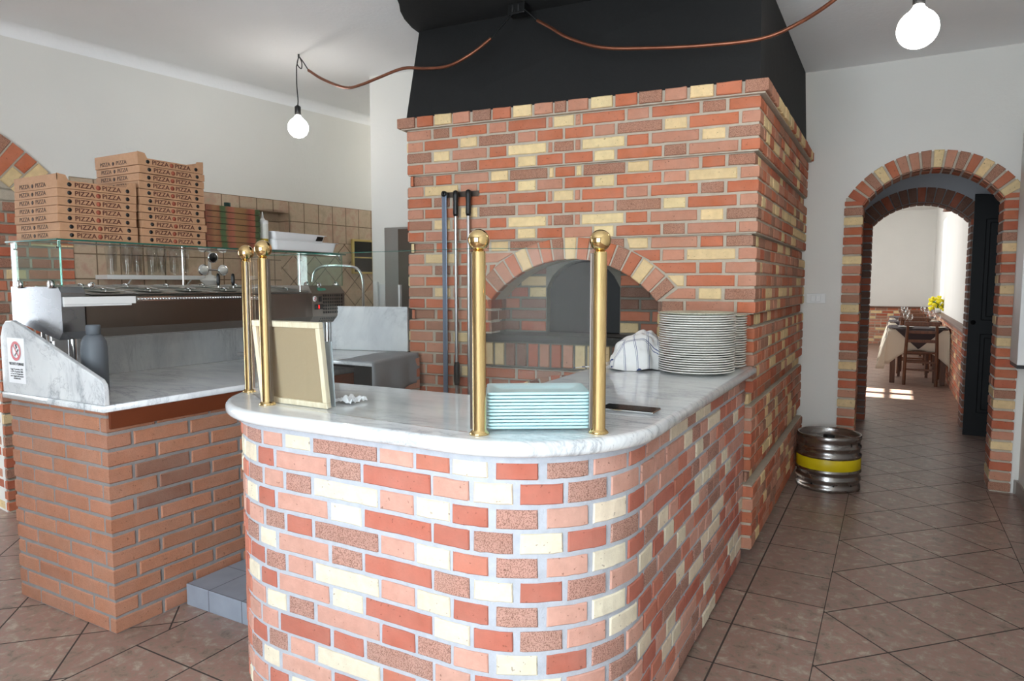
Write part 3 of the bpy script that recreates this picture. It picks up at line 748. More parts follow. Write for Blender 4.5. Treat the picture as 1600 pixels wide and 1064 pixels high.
# corbel course of stretchers on top
CB = [(-0.038, 0.074), (0.09, 0.19), (0.203, 0.306), (0.318, 0.418), (0.437, 0.543), (0.556, 0.659), (0.675, 0.778), (0.795, 0.893), (0.905, 0.965), (0.979, 1.082), (1.098, 1.208), (1.223, 1.33), (1.341, 1.451), (1.465, 1.568), (1.584, 1.69), (1.703, 1.815), (1.83, 1.99)]
mortar_strip(b, PO, 0, PO.len, 2.2205, 2.280, .020, .16)
for (a, c), cc in zip(CB, 'SOCPSOCPSPCOSPCOS'): brick(b, PO, a+F0, c+F0, 2.227, 2.283, .035, bcol(cc))
for a, c, cc in rand_row(.01, F0-.05, (.1,)): brick(b, PO, a, c, 2.227, 2.283, .035, bcol(cc))
for a, c, cc in rand_row(F0+2.0, PO.len-.004, (.1, .11), .014, 'OPCSPOC'): brick(b, PO, a, c, 2.227, 2.283, .035, bcol(cc))
b.add([(*PO.at(q, -.02), 2.279) for q in (0, F0, F0+1.899, PO.len)] , [(0, 1, 2, 3)], 1, (1, 1, 1, 0))
reparent(b.build('brick_body', ['brick', 'mortar']), oven)
# arch ring of the mouth
b = B(); hf = math.asin(.455/RI); mc = 'CPSOPCSOPSCPSOCPS'
ring_mortar(b, FO, -.004, (SC_, EC), RI+.003, RE-RI-.006, hf, .20)
lst = 'SPCOSPCOPSRCOPRSCPS'
ring(b, FO, .004, (SC_, EC), RI, .112, hf, 17, 'OSPOCPOSCOSOSOCPS', .05, .15)
reparent(b.build('mouth_arch', ['brick', 'mortar']), oven)
def shade_soot(c, f=.62): return (c[0]*f, c[1]*f, c[2]*f*.97, c[3])      # bricks darkened by soot, with the niche's shade put into the colour
# recessed niche behind the arch: jambs, back wall with the fire mouth
b = B(); ND = .21
def box_o(s0, s1, z0, z1, o0, o1, mi=1):
    vs = [opt(s, z, o) for o in (o0, o1) for s, z in ((s0, z0), (s1, z0), (s1, z1), (s0, z1))]
    b.add(vs, [(0, 3, 2, 1), (4, 5, 6, 7), (0, 1, 5, 4), (1, 2, 6, 5), (2, 3, 7, 6), (3, 0, 4, 7)], mi, (1, 1, 1, 0))
ml, mr, mz, mcz, mrr = .775, 1.195, 1.335, 1.335-.12, None
box_o(.40, ml, .9, 1.62, -ND-.1, -ND-.006); box_o(mr, 1.6, .9, 1.62, -ND-.1, -ND-.006)
hm = (mr-ml)/2; sgm = .15; Rm = (hm*hm+sgm*sgm)/(2*sgm); cm = (SC_, 1.335+sgm-Rm)
def mh(z): return hm if z <= 1.335 else sqrt(max(0, Rm*Rm-(z-cm[1])**2))
for i in range(12):     # plaster above the fire mouth following its curve
    x0 = ml + (mr-ml)*i/12; x1 = ml + (mr-ml)*(i+1)/12
    zz0 = cm[1] + sqrt(Rm**2-(x0-SC_)**2); zz1 = cm[1] + sqrt(Rm**2-(x1-SC_)**2)
    vs = [opt(x0, zz0, -ND-.006), opt(x1, zz1, -ND-.006), opt(x1, 1.62, -ND-.006), opt(x0, 1.62, -ND-.006)]
    vs += [opt(x0, zz0, -ND-.1), opt(x1, zz1, -ND-.1), opt(x1, 1.62, -ND-.1), opt(x0, 1.62, -ND-.1)]
    b.add(vs, [(0, 1, 2, 3), (0, 4, 5, 1)], 1, (1, 1, 1, 0))
k = 0; z = 1.092
PB = Path([Vector(opt(.3, 0, 0)[:2]), Vector(opt(1.7, 0, 0)[:2])])
while z < 1.5:
    for sd in (0, 1):
        lo, hi = (.15, ml-.3-.004) if sd == 0 else (mr-.3+.004, 1.18)
        for a, c, cc in rand_row(lo, hi, (.1, .2), .012, 'DDRSCDO', .1 if (k+sd) % 2 else .16):
            if z+.05 > 1.335:
                h_ = mh(z+.02)+.004
                if sd == 0: c = min(c, 1e9)
            brick(b, PB, a, c, z, z+.052, -ND, shade_soot(bcol(cc, .18)))
    z += .0635; k += 1
# jambs
for s_, d_ in ((SC_-.455, 1), (SC_+.455, -1)):
    a3, c3 = (opt(s_, 0, -ND)[:2], opt(s_, 0, 0)[:2])
    Pj = Path([a3, c3]) if d_ < 0 else Path([c3, a3])
    Pj = Path([c3, a3]) if d_ > 0 else Path([a3, c3])
    mortar_strip(b, Pj, (.03 if d_ > 0 else 0), Pj.len-(0 if d_ > 0 else .03), .9, 1.275, -.006, .1)
    z = 1.092; k = 0
    while z < 1.27:
        q = .1 if k % 2 else .15
        brick(b, Pj, 0.004, q, z, z+.051, 0, shade_soot(bcol(random.choice('OSR')))); brick(b, Pj, q+.01, Pj.len, z, z+.051, 0, shade_soot(bcol(random.choice('DSC'))))
        z += .063; k += 1
reparent(b.build('niche_wall', ['brick', 'shade_soot_mortar']), oven)
b = B()   # fire chamber: dark vault behind the mouth with open front
n = 14; prof = [(ml-.0, 1.085)] + [(SC_ - hm + 2*hm*i/n, cm[1] + sqrt(Rm**2-(-hm+2*hm*i/n)**2)) for i in range(n+1)] + [(mr, 1.085)]
vs = [opt(s, z, -ND-.005) for s, z in prof] + [opt(SC_+(s-SC_)*1.9, 1.085+(z-1.085)*1.05, -ND-.35) for s, z in prof] + [opt(SC_+(s-SC_)*1.9, 1.085+(z-1.085)*1.05, -ND-1.2) for s, z in prof]
k = len(prof); fs = []
for r in (0, 1):
    for i in range(k): fs.append((r*k+i, r*k+(i+1) % k, (r+1)*k+(i+1) % k, (r+1)*k+i))
fs.append(tuple(range(2*k, 3*k)))
b.add(vs, fs); reparent(b.build('fire_chamber', 'oven_soot'), oven)
# iron door plate standing inside the mouth, slightly ajar
b = B(); vs = []
pf = [(s, z) for s, z in prof]
for o_ in (-ND-.05, -ND-.062):
    vs += [opt(SC_+(s-SC_)*.97, 1.087+(z-1.085)*.97, o_) for s, z in pf]
b.add(vs, [tuple(range(k)), tuple(reversed(range(k, 2*k)))] + [(i, (i+1) % k, k+(i+1) % k, k+i) for i in range(k)])
d_ = reparent(b.build('oven_door', 'iron', fixn=True), oven)
# granite ledge and the soldier course under it
b = B(); box_o(.515, 1.455, 1.045, 1.083, -ND-.12, .05, 0); box_o(.46, 1.51, 1.045, 1.083, -.0, .05, 0); reparent(b.build('granite_ledge', 'dark_stone'), oven)
b = B(); box_o(.43, 1.54, .905, 1.045, -.1, .018, 1)
s_ = .435
while s_ < 1.50:
    poly_brick(b, [(s_, .915), (s_+.052, .915), (s_+.052, 1.036), (s_, 1.036)], FO, .03, shade_soot(bcol(random.choice('DSCDRCP'), .15), .78), .02); s_ += .0655
reparent(b.build('soldier_course', ['brick', 'shade_soot_mortar']), oven)
# arch of the wood store below
b = B(); ring_mortar(b, FO, .004, (.97, .30), .46, .11, 1.15, .06); ring(b, FO, .012, (.97, .30), .46, .115, 1.15, 21, 'DCRSDPCDSR', .03, .2)
reparent(b.build('wood_store_arch', ['brick', 'mortar']), oven)
# black hood tapering to the ceiling
b = B()
h0 = [opt(.01, 0, .012)[:2], opt(1.893, 0, .012)[:2], (-.575, 5.36), (-2.55, 5.3)]
h1 = [(-2.50, 3.375), (-.60, 3.52), (-.60, 5.36), (-2.55, 5.3)]
h0[3] = opt(.03, 0, -.75)[:2]; h1[3] = (-2.56, 4.0)
vs = [(*p, 2.279) for p in h0] + [(*p, CZ+.002) for p in h1]
b.add(vs, [(0, 1, 5, 4), (1, 2, 6, 5), (2, 3, 7, 6), (3, 0, 4, 7), (3, 2, 1, 0)])
tag(b.build('oven_hood', 'black_plaster'), 'matt black plastered hood above the brick oven', 'hood')
# black painted field of the ceiling in front of the hood, with a rounded corner
b = B(); poly = [(-2.51, 3.50), (-2.50, 3.30)]
poly = [(-2.52, 3.42), (-2.50, 3.30), (-2.46, 3.18), (-2.41, 3.08), (-2.355, 3.0), (-2.30, 2.9), (-2.28, 2.6), (-.62, 2.6), (-.60, 3.54)]
b.prism(poly, CZ-.012, CZ+.01)
tag(b.build('trim_7', 'black_plaster', fixn=True), kind='structure')

# ================================================================== MAIN COUNTER
def cpath(off=0.0):
    pts = [(-2.02, 1.99), (-2.02, 1.80)]
    for i in range(1, 17):
        t = pi + pi/2*i/16; pts.append((-1.615+.405*cos(t), 1.80+.365*sin(t)))
    for i in range(0, 17):
        t = -pi/2 + pi/2*i/16; pts.append((-.97+.38*cos(t), 1.815+.38*sin(t)))
    pts.append((-.59, 3.338)); return pts
PC = Path(cpath())
counter = empty('brick_counter', (-1.3, 1.9, 0)); tag(counter, 'curved front counter built of pink, red, speckled and cream bricks', 'counter')
CA = [(.625, .715), (.73, .815), (.83, .93), (.945, 1.183), (1.193, 1.308), (1.318, 1.425), (1.434, 1.536), (1.557, 1.665), (1.688, 1.802), (1.818, 1.941), (1.954, 2.06), (2.075, 2.19)]
CBn = [(.60, .68), (.697, .775), (.79, .994), (1.009, 1.123), (1.135, 1.365), (1.374, 1.484), (1.496, 1.601), (1.619, 1.73), (1.744, 1.862), (1.879, 2.012), (2.028, 2.14)]
CR_ = {1: 'SPCSPOCRSPOP', 2: 'CRPSRPCRSPP', 3: 'SPSCPCRSPCRP', 4: 'CRPCRRSCRSP', 5: 'PSRSPCOSPCRS', 6: 'SCPSRSCRSPC', 7: 'RSPCPCRSPCRS', 8: 'CRPCRCRSPCR', 9: 'PCSPRSPCRSPO', 10: 'PPRRSPRCPSC', 11: 'RSPCOSPRCSPR', 12: 'SCPRSPCPOSR', 13: 'PRCSPORCSPRS'}
b = B()
for k in range(1, 15):
    z1 = .849 - (k-2)*.0643; z0 = z1 - .0515
    if z1 < .02: break
    z0 = max(0, z0)
    if k > 13: cols = ''.join(random.choice(WMIX) for _ in range(12))
    else: cols = CR_[k]
    mortar_strip(b, PC, 0, PC.len, max(0, z0-.0064), z1+.0064, -.005, .1)
    A_ = k % 2
    for (a, c), cc in zip(CA if A_ else CBn, cols): brick(b, PC, a, c, z0, z1, 0, bcol(cc, .07, CCOLS), bev=.003)
    lo = (CA if A_ else CBn)[0][0]-.014
    for a, c, cc in rand_row(.01, lo, (.09, .1), .016): brick(b, PC, a, c, z0, z1, 0, bcol(cc, .09, CCOLS))
    hi = (CA if A_ else CBn)[-1][1]+.014
    for a, c, cc in rand_row(hi, PC.len-.002, (.098, .098, .1, .2), .013, 'OORPPSCCSP'): brick(b, PC, a, c, z0, z1, 0, bcol(cc, .09, CCOLS), bev=.003)
mortar_strip(b, PC, 0, PC.len, .905, .928, .004, .1)
reparent(b.build('brick_face', ['brick', 'white_mortar']), counter)
# inner core (kitchen side) of the counter
b = B(); inner = [PC.at(q, -.09) for q in PC.L]
core = [tuple(p) for p in inner] + [(-1.17, 3.26), (-1.17, 2.0), (-1.93, 1.98)]
core = [tuple(p) for p in inner] + [(-.72, 3.28), (-.72, 2.02), (-1.0, 1.93)]
b.prism(core, .0, .925); reparent(b.build('counter_core', 'grey_mortar', fixn=True), counter)
def bullnose(poly, z0, z1, r=.018):
    """slab from a closed outline (counter-clockwise) with rounded edge"""
    P = [Vector(p) for p in poly]; n = len(P)
    def ins(d):
        out = []
        for i in range(n):
            e0 = (P[i]-P[i-1]).normalized(); e1 = (P[(i+1) % n]-P[i]).normalized()
            n0 = Vector((-e0.y, e0.x)); n1 = Vector((-e1.y, e1.x)); m = (n0+n1).normalized(); out.append(P[i]+m*d/max(.5, m.dot(n0)))
        return out
    prof = [(r*1.0, z0)] + [(r*(1-sin(a*pi/12)), z0+r*(1-cos(a*pi/12))) for a in range(1, 6)] + [(0, (z0+z1)/2)] + [(r*(1-cos(a*pi/12)), z1-r+r*sin(a*pi/12)) for a in range(1, 7)]
    prof = [(max(0, d), z) for d, z in prof]
    b = B(); vs = []
    for d, z in prof: vs += [(p.x, p.y, z) for p in ins(d)]
    fs = []
    for r_ in range(len(prof)-1):
        for i in range(n): fs.append((r_*n+i, r_*n+(i+1) % n, (r_+1)*n+(i+1) % n, (r_+1)*n+i))
    b.add(vs, fs, smooth=True); t = (len(prof)-1)*n
    b.add(vs[t:t+n], [tuple(range(n))]); b.add(vs[:n], [tuple(reversed(range(n)))])
    return b
MT = .968
PM = Path(cpath()); outl = [tuple(PM.at(q, .047)) for q in PM.L]
outl[0] = (-2.067, 2.0); outl[-1] = (-.543, 3.336)
e1 = opt(1.20, 0, .004)[:2]
outl += [e1, (-1.215, 2.95), (-1.195, 2.36), (-1.20, 2.06), (-1.26, 2.006)]
mt = bullnose(outl, .927, MT).build('marble_worktop', 'marble', fixn=True)
tag(mt, 'polished white marble worktop with rounded nose on the curved brick counter', 'worktop')

# brass posts and glass screen
poles = [(-1.996, 1.662), (-1.733, 1.508), (-.912, 1.469), (-.651, 1.632)]
dirs = [(.86, -.5), (.995, -.05), (-.995, .05), (-.85, -.53)]
plab = ['brass post with ball top at the far left end of the marble counter', 'second brass post from the left, in front of the pinboard', 'brass post with ball top left of the pale blue square plates', 'brass post with ball top right of the pale blue square plates']
proto = None
for i, (x, y) in enumerate(poles):
    if proto is None:
        r = empty('brass_post', (x, y, MT))
        B().lathe([(.0001, .0), (.026, 0), (.026, .004), (.021, .009), (.0175, .012), (.0175, .462), (.014, .468), (.0001, .468)], n=28).build('post_tube', 'brass', r)
        B().sphere((0, 0, .494), .0275, 32).build('ball_finial', 'brass', r)
        B().box((.0165, -.006, .012), (.025, .006, .462), .001).build('glass_channel', 'dark_steel', r); proto = r
    else: r = copy_tree(proto)
    r.location = (x, y, MT); r.rotation_euler = (0, 0, atan2(dirs[i][1], dirs[i][0]))
    tag(r, plab[i], 'post', 'brass posts of the counter screen')
for i, (lab) in enumerate(('short left pane of the clear glass counter screen', 'long clear glass pane of the counter screen in front of the pinboard', 'clear glass pane between the two right brass posts')):
    a, c = Vector(poles[i]), Vector(poles[i+1]); d = (c-a).normalized(); a = a+d*.02; c = c-d*.02; nn = Vector((-d.y, d.x))*.004
    b = B(); b.prism([tuple(a-nn), tuple(c-nn), tuple(c+nn), tuple(a+nn)], MT+.001, 1.441)
    o = b.build('glass_screen', 'pane_glass', fixn=True); tag(o, lab, 'glass screen', 'panes of the counter screen')
    b = B(); b.prism([tuple(a-nn*.9), tuple(c-nn*.9), tuple(c+nn*.9), tuple(a+nn*.9)], 1.4405, 1.4415)
    o2 = b.build('polished_edge', 'glass_edge', fixn=True); o2.parent = o

# ================================================================== LEFT COUNTER
lc = empty('side_counter', (-2.95, 2.2, 0)); tag(lc, 'side counter with walls of orange bricks under the veined marble worktop', 'counter')
LCx = -2.572
PL = Path([(-3.27, 1.75), (-3.27, 1.478), (LCx, 1.478), (LCx, 2.97)])
b = B(); z = 0.0; k = 0
while z < .86:
    z1 = min(z+.0565, .872)
    mortar_strip(b, PL, 0, PL.len, z, min(z+.0657, .873), -.0045, .12)
    q = .01 if k % 2 else -.11; first = True
    cuts = []
    s_ = .10 if k % 2 else .0
    # corner at path length .272 + .698
    cpos = [.272+.698 + (.10 if k % 2 else .20)]
    while cpos[0] > .02: cpos.insert(0, cpos[0]-.247)
    while cpos[-1] < PL.len: cpos.append(cpos[-1]+.247)
    for a, c in zip(cpos, cpos[1:]):
        a_, c_ = max(a+.006, .003), min(c-.006, PL.len)
        if c_-a_ < .03: continue
        cc = bcol('L', .12)
        if z > .45 and z < .62 and 1.0 < a_ < 1.2: cc = bcol('D', .1)
        brick(b, PL, a_, c_, z+.003, z1, 0, (cc[0], cc[1], cc[2], .25), bev=.004)
    z += .0657; k += 1
reparent(b.build('brick_walls', ['brick', 'grey_mortar']), lc)
b = B(); b.prism([(-3.2, 1.56), (-2.66, 1.56), (-2.66, 2.96), (-3.45, 2.96), (-3.45, 1.8)], 0, .865); reparent(b.build('counter_core', 'grey_mortar', fixn=True), lc)
b = B(); b.box((LCx+.002, 1.486, .806), (LCx+.014, 2.96, .874), .001); reparent(b.build('brown_fascia', 'brown_fascia'), lc)
LT = .899
lo_ = [(-3.285, 1.458), (-2.553, 1.458), (-2.553, 3.16), (-2.68, 3.165), (-2.70, 3.60), (-3.46, 3.60), (-3.46, 1.75)]
lo_ = [(-3.285, 1.458), (-2.553, 1.458), (-2.553, 2.99), (-3.46, 2.99), (-3.46, 1.75), (-3.285, 1.72)]
o = bullnose(lo_, .872, LT, .005).build('marble_slab', 'marble', fixn=True); tag(o, 'grey veined marble slab on the orange brick side counter', 'worktop')
# sloping end panel
b = B(); prof = [(-3.285, LT), (-2.55, LT), (-2.55, .955), (-2.556, .978), (-2.575, .996), (-3.13, 1.186), (-3.19, 1.203), (-3.235, 1.20), (-3.262, 1.18), (-3.285, 1.13)]
vs = [(x, 1.462, z) for x, z in prof] + [(x, 1.484, z) for x, z in prof]; n = len(prof)
b.add(vs, [tuple(range(n)), tuple(reversed(range(n, 2*n)))] + [(i, (i+1) % n, n+(i+1) % n, n+i) for i in range(n)])
o = b.build('marble_end_panel', 'marble', fixn=True); tag(o, 'sloping marble end panel carrying the no smoking notice', 'panel')
md = o.modifiers.new('bevel', 'BEVEL'); md.width = .004; md.segments = 2; md.limit_method = 'ANGLE'
b = B(); b.box((-3.49, 1.76, LT), (-3.47, 2.99, 1.13), .002)
b.box((-3.49, 1.76, LT), (-3.45, 2.99, 1.085), .002); tag(b.build('marble_splashback', 'marble'), 'long low marble upstand behind the side counter under the chilled cabinet', 'splashback')
# no smoking notice
sg_ = empty('no_smoking_notice', (-3.160, 1.4615, 1.037)); tag(sg_, 'white no smoking notice with red ring on the marble end panel', 'notice')
B().box((-.066, -.0012, -.094), (.066, 0, .094)).build('notice_sheet', 'sign_white', sg_)
b = B(); c = (0, .040); 
def annulus(b, c, r0, r1, y, n=40):
    vs = []; fs = []
    for i in range(n):
        a = 2*pi*i/n; vs += [(c[0]+r0*cos(a), y, c[1]+r0*sin(a)), (c[0]+r1*cos(a), y, c[1]+r1*sin(a))]
    for i in range(n): j = (i+1) % n; fs.append((2*i, 2*j, 2*j+1, 2*i+1))
    b.add(vs, fs)
annulus(b, c, .0285, .0405, -.0022)
b.add([(-.024, -.0024, .067), (-.020, -.0024, .071), (.026, -.0024, .016), (.021, -.0024, .012)], [(0, 1, 2, 3)])
b.build('red_ring', 'sign_red', sg_)
b = B(); b.add([(-.012, -.0018, .022), (-.008, -.0018, .017), (.024, -.0018, .045), (.019, -.0018, .05)], [(0, 1, 2, 3)])
for q in range(3): b.tube([(.002+.006*q, -.0018, .048+.004*q), (.006+.004*q, -.0018, .056), (.001+.005*q, -.0018, .064), (.006, -.0018, .07)], .0013, 5)
b.build('cigarette_mark', 'sign_black', sg_)
text_mesh('notice_title', 'VIETATO FUMARE', .0155, 'sign_black', sg_, (0, -.0016, -.014), (pi/2, 0, 0), bold=.0004, sx=.92)
tx = 'Legge 11 novembre 1975\nn. 584 e 16 gennaio 2003\nn. 3 art. 51. I trasgressori\nsono soggetti alla sanzione\namministrativa'
text_mesh('notice_text', tx, .0095, 'sign_black', sg_, (0, -.0016, -.055), (pi/2, 0, 0))
# bottle
bt = empty('water_bottle', (-2.80, 1.575, LT)); tag(bt, 'dark grey matt water bottle with screw cap behind the marble end panel', 'bottle')
B().lathe([(.0001, 0), (.044, 0), (.048, .004), (.048, .195), (.045, .222), (.036, .243), (.026, .252), (.0001, .254)], n=40).build('bottle_body', 'rubber_grey', bt)
B().lathe([(.024, .252), (.0265, .254), (.0265, .288), (.025, .291), (.0001, .291)], n=32).build('bottle_cap', 'rubber_grey', bt)
# floor step between the counters
b = B(); b.box((-2.56, 1.772, 0), (-2.0, 3.14, .092), .003)
tag(b.build('trim_8', 'grey_step_tile'), kind='structure')
# raised slab, back splash slab, cloth
o = bullnose([(-3.3, 2.66), (-2.27, 2.64), (-2.36, 3.14), (-2.455, 3.155), (-2.99, 3.07), (-3.3, 3.03)], .938, .960, .005).build('raised_marble_slab', 'marble', fixn=True)
tag(o, 'marble slab raised beside the oven, partly covered by a grey cloth', 'worktop')
b = B(); b.prism([(-2.36, 2.82), (-2.36, 3.13), (-2.9, 3.06), (-2.9, 2.82)], .0, .938)
o = b.build('slab_support', 'cable_dark', fixn=True); tag(o, 'low masonry support under the raised marble slab', 'support')
b = B(); Pq = Path([(-2.4, 2.84), (-2.345, 2.84), (-2.345, 3.13)]) if False else Path([(-2.345, 2.82), (-2.345, 3.14)])
z = .0; k = 0
while z < .93:
    mortar_strip(b, Pq, 0, Pq.len, z, min(.938, z+.063), -.006, .02)
    for a, c, cc in rand_row(.005, Pq.len-.003, (.1, .2), .012, 'OPSCR', .1 if k % 2 else .16): brick(b, Pq, a, c, z+.006, min(z+.057, .936), 0, bcol(cc))
    z += .063; k += 1
q_ = b.build('brick_facing', ['brick', 'mortar']); q_.parent = o
dd2 = Vector((.53, .115)).normalized(); ang2 = atan2(dd2.y, dd2.x)
b = B(); b.box((0, -.012, 0), (.60, .012, .262), .003)
o = b.build('marble_splash_slab', 'marble', loc=(-3.045, 3.052, .961), rot=(0, 0, ang2)); tag(o, 'upright square marble slab standing left of the brick oven', 'splashback')
# grey cloth hanging over the corner
b = B(); n1, n2 = 18, 26
vs = []
top = [(-2.272, 2.63), (-2.362, 3.135)]
for i in range(n1+1):
    for j in range(n2+1):
        u = i/n1; w = j/n2*.40
        e0 = Vector(top[0]).lerp(Vector(top[1]), u); inn = Vector((-.98, -.17))
        if w < .20: p = e0 + inn*(.20-w); z = .9635 + .0012*sin(u*19+w*30)
        else:
            d = w-.20; p = e0 - inn*(.006+.006*sin(u*14)*min(1, d*12)) ; z = .9635 - d*(.92+.08*sin(u*5))
        vs.append((p.x, p.y, z))
fs = [(i*(n2+1)+j, (i+1)*(n2+1)+j, (i+1)*(n2+1)+j+1, i*(n2+1)+j+1) for i in range(n1) for j in range(n2)]
b.add(vs, fs, smooth=True); o = b.build('grey_cloth', 'cloth_grey'); tag(o, 'grey cloth draped over the corner of the marble left of the oven', 'cloth')
md = o.modifiers.new('thick', 'SOLIDIFY'); md.thickness = .002
# ================================================================== CHILLED CABINET
VX, VY0, VY1 = -2.905, 1.515, 3.13
vt = empty('chilled_cabinet', (-3.1, 2.32, 1.127)); tag(vt, 'stainless steel chilled topping cabinet with glass canopy above the side counter', 'cabinet')
def rp(o, p=vt): return reparent(o, p)
prof = [(VX, 1.168), (VX, 1.300), (VX-.012, 1.304), (VX-.375, 1.346), (VX-.382, 1.20), (VX-.05, 1.134), (VX-.03, 1.130)]
def xprism(b, prof, y0, y1, mi=0):
    n = len(prof); vs = [(x, y0, z) for x, z in prof] + [(x, y1, z) for x, z in prof]
    b.add(vs, [tuple(range(n)), tuple(reversed(range(n, 2*n)))] + [(i, n+i, n+(i+1) % n, (i+1) % n) for i in range(n)], mi); return b
o = xprism(B(), prof, VY0+.09, VY1, 0).build('body', 'dark_steel', fixn=True); rp(o)
pe = [(VX, 1.16), (VX, 1.318), (VX-.02, 1.342), (VX-.382, 1.342), (VX-.382, 1.20), (VX-.03, 1.127)]
o = xprism(B(), pe, VY0, VY0+.095).build('end_casing', 'steel', fixn=True); rp(o)
pe2 = [(VX+.002, 1.168), (VX+.002, 1.300), (VX-.03, 1.345), (VX-.382, 1.345), (VX-.382, 1.20), (VX-.03, 1.128)]
o = xprism(B(), pe2, 2.87, VY1+.002).build('compressor_casing', 'casing_steel', fixn=True); rp(o)
lg = None
for x, y, z in ((VX-.045, VY0+.06, LT), (VX-.045, 3.03, .960), (VX-.33, VY0+.10, 0), (VX-.33, 3.03, .94)):
    z = z if z else .899
    b = B(); b.tube([(x, y, z), (x, y, 1.20)], .0165, 16); b.lathe([(.0001, 0), (.021, 0), (.021, .012), (.0165, .014)], (x, y, z), 16); rp(b.build('leg', 'chrome'))
# ventilation slots
b = B()
for r in range(6):
    for c in range(9): b.box((VX+.0015, 2.952+c*.0185, 1.281-r*.0195), (VX+.0040, 2.9635+c*.0185, 1.294-r*.0195))
rp(b.build('front_vent', 'black_plastic'))
b = B()
for r in range(2):
    for c in range(13):
        y = 2.935+c*.0145; z = 1.158-r*.014; x = VX+.002-(1.168-z)*.8+.0025
        b.add([(x, y, z), (x, y+.008, z), (x-.0075, y+.011, z-.010), (x-.0075, y+.003, z-.010)], [(0, 1, 2, 3)])
rp(b.build('lower_vent', 'black_plastic'))
b = B(); b.box((VX, 2.912, 1.252), (VX+.006, 2.940, 1.286), .001); rp(b.build('rocker_switch', 'black_plastic'))
b = B(); b.box((VX, 2.885, 1.208), (VX+.006, 2.948, 1.238), .001); o = b.build('temperature_display', 'black_gloss'); rp(o)
b = B(); b.box((VX+.006, 2.912, 1.213), (VX+.0067, 2.920, 1.233)); o2 = b.build('red_digit', 'led_red'); reparent(o2, vt); o2.parent = o; o2.matrix_parent_inverse = Matrix()
o2.location = (0, 0, 0)
b = B(); b.lathe([(.0001, 0), (.0155, 0), (.0155, .0012), (.0001, .0013)], (0, 0, 0), 28, axis=(1, 0, 0)); o = b.build('round_sticker', 'sign_white', loc=(VX+.0022, 2.888, 1.270)); rp(o)
b = B(); b.tube([(.0016, -.004, .006), (.0016, .005, .007), (.0016, .006, .001), (.0016, -.003, -.001), (.0016, -.006, -.006), (.0016, .003, -.009)], .0018, 6); o3 = b.build('red_mark', 'red_logo'); o3.parent = o
b = B(); pts_ = [(.0, -.034, -.004), (.0, -.030, .008), (.0, -.010, .012), (.0, .005, .007), (.0, .034, .008), (.0, .036, -.006), (.0, .010, -.010), (.0, -.020, -.011)]
b.add(pts_ + [(.0015, y, z) for _, y, z in pts_], [tuple(range(8)), tuple(reversed(range(8, 16)))] + [(i, (i+1) % 8, 8+(i+1) % 8, 8+i) for i in range(8)])
o = b.build('green_badge', 'green_logo', loc=(VX-.013, 2.955, 1.3235), rot=(0, radians(-35), 0), fixn=True); rp(o)
# glass canopy
b = B(); b.box((VX-.375, VY0+.004, 1.343), (VX-.006, VY0+.010, 1.526)); rp(b.build('end_glass', 'shelf_glass'))
b = B(); b.box((VX-.375, VY1-.010, 1.343), (VX-.006, VY1-.004, 1.526)); rp(b.build('end_glass', 'shelf_glass'))
for ya in (VY0+.004, VY1-.010): rp(B().box((VX-.006, ya, 1.343), (VX-.004, ya+.006, 1.526)).build('glass_edge_strip', 'green_edge_glass'))
b = B(); b.box((VX-.385, VY0-.01, 1.527), (VX+.010, VY1+.012, 1.533)); rp(b.build('top_glass', 'shelf_glass'))
b = B()
b.box((VX+.010, VY0-.01, 1.527), (VX+.0115, VY1+.012, 1.533)); b.box((VX-.385, VY0-.0115, 1.527), (VX+.0115, VY0-.01, 1.533)); rp(b.build('top_glass_edge', 'glass_edge'))
for y, q in ((VY0, -1), (VY1, 1)):
    for x in (VX-.06, VX-.30):
        rp(B().lathe([(.0001, -.006), (.017, -.006), (.017, .006), (.0001, .006)], (x, y+.007*(1 if q < 0 else -1)-.012*(1 if q < 0 else 0), 1.352), 20, axis=(0, 1, 0)).build('glass_clamp', 'chrome'))
    for x in (VX-.02, VX-.35): rp(B().tube([(x, y, 1.50), (x, y+.012*q*-1, 1.50), (x, y+.012*q*-1, 1.527)], .004, 8).build('glass_bracket', 'chrome'))
for y in (1.64, 2.93): rp(B().lathe([(.0001, -.004), (.014, -.004), (.014, .004), (.0001, .004)], (VX-.005, y, 1.348), 20, axis=(1, 0, 0)).build('glass_clamp', 'chrome'))
rp(B().tube([(VX-.01, 1.56, 1.518), (VX-.01, 3.1, 1.518)], .003, 8).build('canopy_rail', 'chrome'))
for x, y in ((VX-.02, 2.80), (VX-.34, 2.3), (VX-.34, 1.7)): rp(B().tube([(x, y, 1.31), (x, y, 1.526)], .0045, 10).build('canopy_support', 'chrome'))
b = B(); b.box((VX, VY0+.004, 1.270), (VX+.012, 1.818, 1.301), .002); b.box((VX, VY0+.006, 1.262), (VX+.008, 1.800, 1.270), .001); rp(b.build('price_rail', 'white_paint'))
b = B()
for i in range(38): b.sphere((VX+.005, 1.836+i*.0145, 1.288), .0060, 8)
b.box((VX, 1.828, 1.279), (VX+.003, 2.39, 1.297)); rp(b.build('bead_rail', 'chrome'))
b = B(); pts = cr([(VX-.01, 3.13, 1.145), (VX+.01, 3.17, 1.14), (VX+.0, 3.16, 1.09), (VX-.04, 3.08, 1.03), (VX-.08, 3.05, .98), (VX-.09, 3.04, .962)], 6); b.tube(pts, .004, 8); rp(b.build('power_cable', 'black_plastic'))
